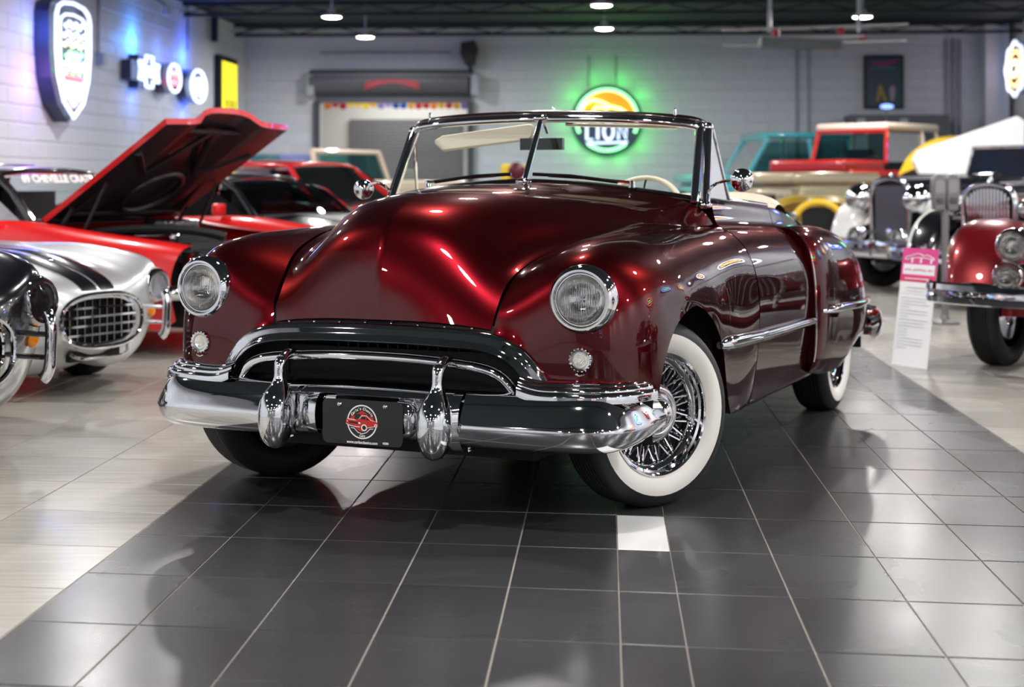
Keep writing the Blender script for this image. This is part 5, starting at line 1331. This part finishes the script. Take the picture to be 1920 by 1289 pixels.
# ---- conduits on the left wall
for px in (185, 352):
    c, U, N = frameL(px, 0, 0.03); t = root('wall_conduit', c-Vector((0,0,.0)), 'thin conduit pipe running down the left wall, %s' % ('by the emblem neon' if px < 200 else 'above the round blue sign'), 'pipe')
    q = MB(); q.tube([Vector((0,0,.6)), Vector((0,0,-.72 if px < 200 else -.8))], .018, M_grey, n=8); q.build('pipe', t)
    if px < 200: q = MB(); q.box((0,0,-.78), (.16,.16,.16), M_grey); q.build('junction_box', t, smooth=False)
c, U, N = frameL(312, 22, .25); t = root('spotlight', c, 'small white spotlight high on the left wall', 'lamp')
q = MB(); q.lathe([(.001,.10),(.05,.09),(.07,-.05),(.001,-.05)], M_lamp_body, n=16); q.build('lamp_head', t); q = MB(); q.tube([(0,0,.08),-N*.22+Vector((0,0,.25))], .02, M_grey); q.build('bracket', t)
c, U, N = frameL(402, 38, .12); t = root('wall_bracket', c, 'black steel bracket hanging where the left wall meets the ceiling', 'bracket')
q = MB(); q.box((0,0,-.05), (.10,.14,.62), M_black); q.box((0,0,.25), (.3,.3,.06), M_black); q.build('bracket_arm', t, smooth=False)
# ---- round green neon with LION
c, U, N = frameB(1138, 226)
t = root('neon_sign', c, 'round green neon sign reading LION on the far wall', 'neon sign')
can(t, U, N, ell(.66,.66,40), .16); 
q = MB(); q.add(outline(U, N, [(.56*math.cos(a), .56*math.sin(a)) for a in np.linspace(.12, PI-.12, 24)], .165), [tuple(range(24))], mat('orange_print', (.75, .22, .01), .5, emit=(1, .25, .0), estr=.55)); q.build('orange_disc', t, smooth=False)
tubeo(t, U, N, [(.56*math.cos(a), .56*math.sin(a)) for a in np.linspace(R(-25), R(205), 40)], .24, .030, N_green, closed=False)
tubeo(t, U, N, [(.56*math.cos(a), .56*math.sin(a)) for a in np.linspace(R(232), R(308), 20)], .24, .030, N_green, closed=False)
tubeo(t, U, N, [(-.50,.14),(-.40,.30),(-.26,.37),(-.10,.33),(.05,.25),(.25,.20),(.38,.10)], .24, .022, neon('neon_lime', (.75, .95, .15), 6), closed=False, name='lion_outline_tube')
tubeo(t, U, N, [(-.30,.10),(-.20,.24),(-.02,.22),(.04,.08),(-.12,.02)], .24, .020, MAT['neon_lime'], closed=False, name='lion_outline_tube')
LW_ = {'L': [[(0,.26),(0,0),(.10,0)]], 'I': [[(0,.26),(0,0)]], 'O': [[(.08+.08*math.cos(a), .13+.13*math.sin(a)) for a in np.linspace(0, 2*PI, 15)]], 'N': [[(0,0),(0,.26),(.13,0),(.13,.26)]]}
x0 = -.37
for ch, wd in (('L', .20), ('I', .11), ('O', .27), ('N', .2)):
    for st_ in LW_[ch]: tubeo(t, U, N, [(x0+u*1.12, -.36+v*1.15) for u, v in st_], .26, .024, N_white, closed=False, name='lettering_tube')
    x0 += wd
tubeo(t, U, N, [(-.38,-.43),(.38,-.41)], .26, .018, N_white, closed=False)
for ka in range(10):
    aa = 2*PI*ka/10; glow(t, tuple(N*.22+U*(.76*math.cos(aa))+Vector((0,0,.76*math.sin(aa)))), (.04, 1, .09), 2.0, .04)
for u in (-.33, .17):
    q = MB(); q.tube([P2(U,N,u,.62,.06), P2(U,N,u,1.20,.06)], .014, M_grey, n=6); q.build('hanging_rod', t)
# ---- roll-up door and what lies behind it
c, U, N = frameB(742, 160); back_y = c.y
t = root('roll_up_door', (c.x, c.y, 0), 'wide grey roll-up door, half open, in the far wall', 'door')
def BB(px, py, off=0.):
    v, _, _ = frameB(px, py, off); return v-Vector((c.x, c.y, 0))
M_shut = mat('shutter_grey', (.10, .105, .12), .5, .2)
def bquad(name, x0, y0, x1, y1, o0, o1, m, par=t):
    q = MB(); vs = [BB(x, y, o) for o in (o0, o1) for x, y in ((x0, y0), (x1, y0), (x1, y1), (x0, y1))]
    q.add(vs, [(0,1,2,3),(4,5,6,7),(0,1,5,4),(1,2,6,5),(2,3,7,6),(3,0,4,7)], m); return q.build(name, par, smooth=False)
q = MB(); w0 = BB(588, 155); w1 = BB(882, 155); q.tube([w0+N*.30, w1+N*.30], .22, M_shut, n=24); q.build('shutter_drum', t)
bquad('drum_hood', 586, 137, 884, 146, 0, .5, M_shut)
for x in (575, 883): bquad('end_plate', x, 140, x+14, 178, 0, .5, mat('end_plate_grey', (.35, .36, .42), .5))
for k in range(4): bquad('door_slat', 592, 174+4.5*k, 882, 178+4.5*k, .06, .13, M_shut)
for x in (588, 876): bquad('door_guide', x, 190, x+12, 455, 0, .14, mat('guide_dark', (.05, .052, .06), .5))
q = MB()
arc_ = [(x, 152+10*((x-735)/50.)**2*.55) for x in np.linspace(684, 786, 15)]
lo = [(x, y+11-3*math.cos((x-735)/50*PI)) for x, y in arc_][::-1]
q.add([BB(x, y-4, .53) for x, y in arc_+lo], [tuple(range(len(arc_+lo)))], mat('red_sticker', (.38, .02, .03), .5)); q.build('red_decal', t, smooth=False)
q = MB(); q.tube([BB(x, y+2.5, .54) for x, y in arc_[1:-1]], .010, mat('pink_line', (.55, .2, .2), .5), n=5); q.build('decal_line', t)
# annex behind the door
an = MB(); 
p0 = Vector(rm(LW+D0-2.5, BW+3.0)); p1 = Vector(rm(LW+D1+2.5, BW+3.0))
M_annex = mat('annex_white', (.72, .70, .66), .7)
an.add([(p0.x,p0.y,0),(p1.x,p1.y,0),(p1.x,p1.y,3.4),(p0.x,p0.y,3.4)], [(0,1,2,3)], M_annex)
q0 = Vector(rm(LW+D0-2.5, BW+.16)); q1 = Vector(rm(LW+D1+2.5, BW+.16))
an.add([(p0.x,p0.y,0),(q0.x,q0.y,0),(q0.x,q0.y,3.4),(p0.x,p0.y,3.4)], [(0,1,2,3)], M_annex); an.add([(p1.x,p1.y,0),(q1.x,q1.y,0),(q1.x,q1.y,3.4),(p1.x,p1.y,3.4)], [(0,1,2,3)], M_annex)
an.add([(p0.x,p0.y,3.4),(p1.x,p1.y,3.4),(q1.x,q1.y,3.4),(q0.x,q0.y,3.4)], [(0,1,2,3)], M_annex); an.add([(p0.x,p0.y,-.004),(p1.x,p1.y,-.004),(q1.x,q1.y,-.004),(q0.x,q0.y,-.004)], [(0,1,2,3)], M_grout)
o = an.build('wall_annex', smooth=False); o['kind'] = 'structure'
ld = bpy.data.lights.new('annex_light', 'AREA'); ld.size = 2.2; ld.energy = 75; lo_ = bpy.data.objects.new('annex_light', ld); COL.objects.link(lo_); m_ = Vector(rm(LW+(D0+D1)/2, BW+1.4)); lo_.location = (m_.x, m_.y, 3.2)
def AP(px, py, off):   # point on a plane `off` behind the back wall
    v, _, _ = frameB(px, py, -off); return v
t2 = root('inner_roll_up_door', (AP(760, 300, 2.9).x, AP(760, 300, 2.9).y, 0), 'dark grey slatted shutter on the white wall beyond the open door', 'door')
for k in range(34):
    ya, yb = 224+5.6*k, 224+5.6*(k+1)-.6
    q = MB(); vs = [AP(x, y, o) - t2.location for o in (2.97, 2.88) for x, y in ((656, ya), (865, ya), (865, yb), (656, yb))]
    q.add(vs, [(4,5,6,7),(0,1,5,4),(2,3,7,6),(0,1,2,3)], mat('inner_shutter', (.17, .17, .175), .6)); q.build('door_slat', t2, smooth=False)
q = MB(); vs = [AP(x, y, 2.98)-t2.location for x, y in ((656,224),(865,224),(865,420),(656,420))]; q.add(vs, [(0,1,2,3)], M_black); q.build('backing', t2, smooth=False)
# pennants under the door
cols = [(.9,.22,.01),(.6,.01,.02),(.45,.01,.03),(.9,.6,.01),(.85,.55,.02),(.9,.65,.02),(.85,.4,.01),(.25,.2,.5),(.3,.25,.6),(.01,.08,.35),(.01,.1,.4),(.8,.4,.05),(.6,.02,.04),(.55,.02,.02),(.85,.25,.02),(.8,.45,.02),(.5,.02,.02),(.8,.4,.02),(.25,.15,.5)]
for k, cl in enumerate(cols):
    xa = 608+14.2*k; p = AP(xa+7, 196, .6)
    o = root('pennant', p, 'small %s pennant in the string under the roll-up door' % ['orange','crimson','dark red','golden','amber','yellow','tangerine','violet','lilac','navy','blue','ochre','red','brick red','bright orange','mustard','maroon','sand','purple'][k], 'flag', 'pennants under the roll-up door')
    q = MB(); hh = random.choice((9, 12, 13)); q.prism([((x-7)*.0100, (196-y)*.0100) for x, y in ((0,190),(13,190),(13,190+hh),(7,190+hh+3),(0,190+hh))], .004, mat('pennant_%d' % k, cl, .7)); q.build('cloth', o, smooth=False)
# ---- siren-like black box on a bracket
v, U, N = frameB(881, 98, .15); t = root('wall_speaker', v, 'black loudspeaker on a bracket above the right end of the door housing', 'speaker')
q = MB(); q.prism([(-.14,.16),(.10,.20),(.17,.05),(.10,-.24),(-.06,-.26),(-.16,-.05)], .30, M_darkplastic, o=N*.3+Vector((0,0,0)), U=U, V=(0,0,1), W=-N); q.build('cabinet', t, smooth=False); q = MB(); q.tube([(0,0,-.2), -N*.12+Vector((.02,0,-.50))], .03, M_black); q.build('bracket', t)
# ---- poster, cabinet, blue oval
v, U, N = frameB(1656, 155, .02); t = root('framed_poster', v, 'dark framed poster with magenta lettering on the far wall', 'poster')
can(t, U, N, [(-.36,.50),(.36,.50),(.36,-.48),(-.36,-.48)], .06, 'frame', M_black)
def flat(par, U, N, pts, n, m, nm):
    q = MB(); q.add(outline(U, N, pts, n), [tuple(range(len(pts)))], m); return q.build(nm, par, smooth=False)
flat(t, U, N, [(-.32,.46),(.32,.46),(.32,-.44),(-.32,-.44)], .065, mat('poster_dark', (.012, .035, .055), .3), 'print')
flat(t, U, N, [(-.24,.33),(.02,.30),(.24,.37),(.26,.43),(.0,.38),(-.22,.38)], .068, mat('poster_magenta', (.25, .01, .14), .4), 'script_print')
flat(t, U, N, [(-.24,.27),(.22,.27),(.22,.24),(-.24,.24)], .068, mat('poster_teal', (.05, .16, .18), .4), 'line_print')
flat(t, U, N, [(-.14,-.34),(-.10,-.10),(-.06,-.02),(-.02,-.12),(.06,-.34),(0,-.34),(-.05,-.20),(-.09,-.34)], .068, mat('poster_gold', (.35, .22, .03), .4), 'figure_print')
flat(t, U, N, [(.12,-.34),(.10,-.12),(.14,-.05),(.20,-.07),(.21,-.20),(.18,-.34)], .068, mat('poster_pale', (.30, .25, .28), .4), 'figure_print')
v, U, N = frameB(1680, 222, .45); t = root('storage_cabinet', (v.x, v.y, 0), 'long grey cabinet standing under the framed poster', 'cabinet')
q = MB(); q.box((0,0,1.17), (1.75,.8,2.34), mat('cabinet_grey', (.11, .115, .135), .5), rz=-PHI); q.build('body', t, smooth=False); q = MB(); q.box((0,-.41,2.20), (1.78,.04,.04), MAT['cabinet_grey'], rz=-PHI); q.build('top_edge', t, smooth=False)
q = MB()
for x in (-.72, .04): q.box((x, -.43, 2.22), (.14,.02,.10), mat('pale_label', (.45, .45, .5), .5))
q.build('label_plate', t, smooth=False)['kind'] = 'stuff'
v, U, N = frameB(1662, 200, 1.0); t = root('neon_sign', v, 'small blue oval lit sign in front of the framed poster', 'neon sign')
can(t, U, N, ell(.14,.055,24), .04, m=M_black); flat(t, U, N, ell(.125,.045,24), .045, mat('blue_oval', (.0, .1, .5), .4, emit=(0, .22, 1), estr=1.5), 'lit_face')
tubeo(t, U, N, [(.07*x, .012*math.sin(7*x)) for x in np.linspace(-1,1,9)], .05, .006, N_white, closed=False); tubeo(t, U, N, ell(.105,.034,20), .05, .005, N_white)
q = MB(); q.tube([(0,0,-.05),(0,0,-v.z+.02)], .012, M_grey, n=6); q.build('stand', t)
# ---- unit heater with rails
v, _, _ = frameB(1500, 84, 7.4); t = root('overhead_hoist', v, 'long grey overhead hoist rail with red end caps hung at upper right', 'hoist')
sc = v.y/F
def HP(px, py, dy=0.): return Vector(((px-1500)*sc, dy, -(py-84)*sc))
q = MB(); q.box(HP(1500,83), (150*sc,.30,17*sc), mat('hoist_grey', (.06, .075, .08), .4, .4), ry=R(2)); q.build('housing', t, smooth=False)
for a, b, r_ in (((1352,58),(1700,46),.016), ((1355,86),(1430,86),.012), ((1560,80),(1698,76),.018), ((1425,72),(1618,68),.020)):
    q = MB(); q.tube([HP(*a, -.1), HP(*b, -.1)], r_, M_lamp_body, n=8); q.build('rail', t)
for x, y in ((1454,62),(1576,60),(1617,72)):
    q = MB(); q.lathe([(.001,.06),(.05,.06),(.06,-.05),(.001,-.06)], mat('red_cap', (.35,.01,.02), .4), n=12, c=HP(x, y)); q.build('trolley', t)
for x in (1443, 1610):
    q = MB(); q.tube([HP(x, 60), HP(x, -20)], .03, M_lamp_body, n=8); q.build('drop_rod', t)
# ---- pipes and columns on the far wall at right
for i, (px, r_) in enumerate(((1494, .025), (1516, .018), (1775, .03), (1789, .04), (1800, .022))):
    v, U, N = frameB(px, 130, .05); t = root('wall_conduit', (v.x, v.y, 0), 'vertical conduit on the far wall, %s' % ['left one of the pair over the teal off-roader','right one of the pair over the teal off-roader','leftmost of the three by the column','thickest of the three by the column','rightmost of the three by the column'][i], 'pipe')
    q = MB(); q.tube([(0,0,.02),(0,0,3.75)], r_, mat('conduit_grey', (.28, .29, .36), .5), n=8); q.build('pipe', t)
v, U, N = frameB(1864, 130, .25); t = bpy.data.objects.new('trim_column', MB().box((0,0,1.99), (.42,.5,3.96), M_wall, rz=-PHI).mesh('trim_column', smooth=False)); COL.objects.link(t); t.location = (v.x, v.y, 0); t['kind'] = 'structure'
# thin rail under the ceiling on the back wall
v, U, N = frameB(700, 99, .06); t = root('wall_rail', v, 'thin horizontal pipe above the roll-up door', 'pipe')
q = MB(); q.tube([U*-1.0, U*1.45], .012, M_grey, n=6); q.build('pipe', t)
# ---- neon on the right wall, in view at the edge
def frameR(b, z, off=.0):
    x, y, _ = rm(RW-off, b); return Vector((x, y, z)), Vector((sP, cP, 0)), Vector((-cP, sP, 0))
v, U, N = frameR(28.6, H+(YH-132)*28.6/F)
t = root('neon_sign', v, 'blue and orange ring-shaped neon sign at the right edge of the photo', 'neon sign')
can(t, U, N, ell(.62,.44,24), .14); tubeo(t, U, N, [((.60+.04*math.cos(8*a))*math.cos(a), (.45+.03*math.cos(8*a))*math.sin(a)) for a in np.linspace(0,2*PI,49)[:-1]], .24, .028, N_white)
tubeo(t, U, N, ell(.5,.30), .24, .03, N_orange); tubeo(t, U, N, ell(.34,.12), .26, .05, N_cream)
glow(t, tuple(N*.3), (.2, .3, 1), 8)
# the row of neon signs further along the right wall that the maroon bodywork mirrors
B_red, B_grn, B_blu, B_wht, B_org = neon('bright_neon_red', (1, .04, .05), 12), neon('bright_neon_green', (.1, 1, .25), 10), neon('bright_neon_blue', (.08, .2, 1), 14), neon('bright_neon_white', (.75, .8, 1), 8), neon('bright_neon_orange', (1, .45, .05), 10)
spec = [(7.5, 2.5, 'round red and green neon sign on the right wall, nearest the camera', B_red, B_grn), (10.5, 2.6, 'oval blue and green neon sign on the right wall', B_blu, B_grn), (13.5, 2.6, 'red bow-shaped neon sign on the right wall', B_red, B_grn),
        (16.5, 2.7, 'long white and amber neon sign on the right wall', B_wht, B_org), (20.0, 2.7, 'blue-ringed neon sign on the right wall', B_blu, B_wht), (24.0, 2.6, 'green and blue neon sign on the right wall', B_grn, B_blu)]
for b, z, lb, m1, m2 in spec:
    v, U, N = frameR(b, z); t = root('neon_sign', v, lb, 'neon sign', 'neon signs along the right wall')
    can(t, U, N, ell(.62,.36,24), .12); tubeo(t, U, N, ell(.56,.30), .22, .03, m1)
    for vv in (-.08, .08): tubeo(t, U, N, [(.36*x, vv+.03*math.sin(9*x)) for x in np.linspace(-1,1,13)], .22, .028, m2, closed=False)
# signs on the wall behind the photographer, mirrored in the nose of the car
for a, z, lb, m1, m2 in ((-1.6, 2.2, 'white rounded neon sign on the near wall behind the camera', N_white, N_orange), (2.2, 2.2, 'orange and blue round neon sign on the near wall behind the camera', N_orange, N_blue)):
    x, y, _ = rm(a, FW+.02); U = Vector((cP,-sP,0)); N = Vector((sP,cP,0)); t = root('neon_sign', (x, y, z), lb, 'neon sign')
    can(t, U, N, ell(.75,.75,32), .12); tubeo(t, U, N, ell(.68,.68), .22, .035, m1)
    for vv in (-.15, .12): tubeo(t, U, N, [(.45*x_, vv+.08*math.sin(8*x_)) for x_ in np.linspace(-1,1,15)], .22, .04, m2, closed=False)
# yellow and dark red pump top seen through the windscreen
v, _, _ = frameB(962, 335, 3.0); t = root('fuel_pump', (v.x, v.y, 0), 'yellow fuel pump with a dark red globe, seen through the windscreen', 'fuel pump')
q = MB(); q.box((0,0,.72), (.42,.35,1.44), P_yellow); o = q.build('body', t); bv = o.modifiers.new('bevel', 'BEVEL'); bv.width = .05; bv.segments = 4
q = MB(); q.ball((.06,-.16,1.32), .15, mat('dark_red_globe', (.10,.01,.02), .3), sc=(1,.4,1)); q.build('dial', t)
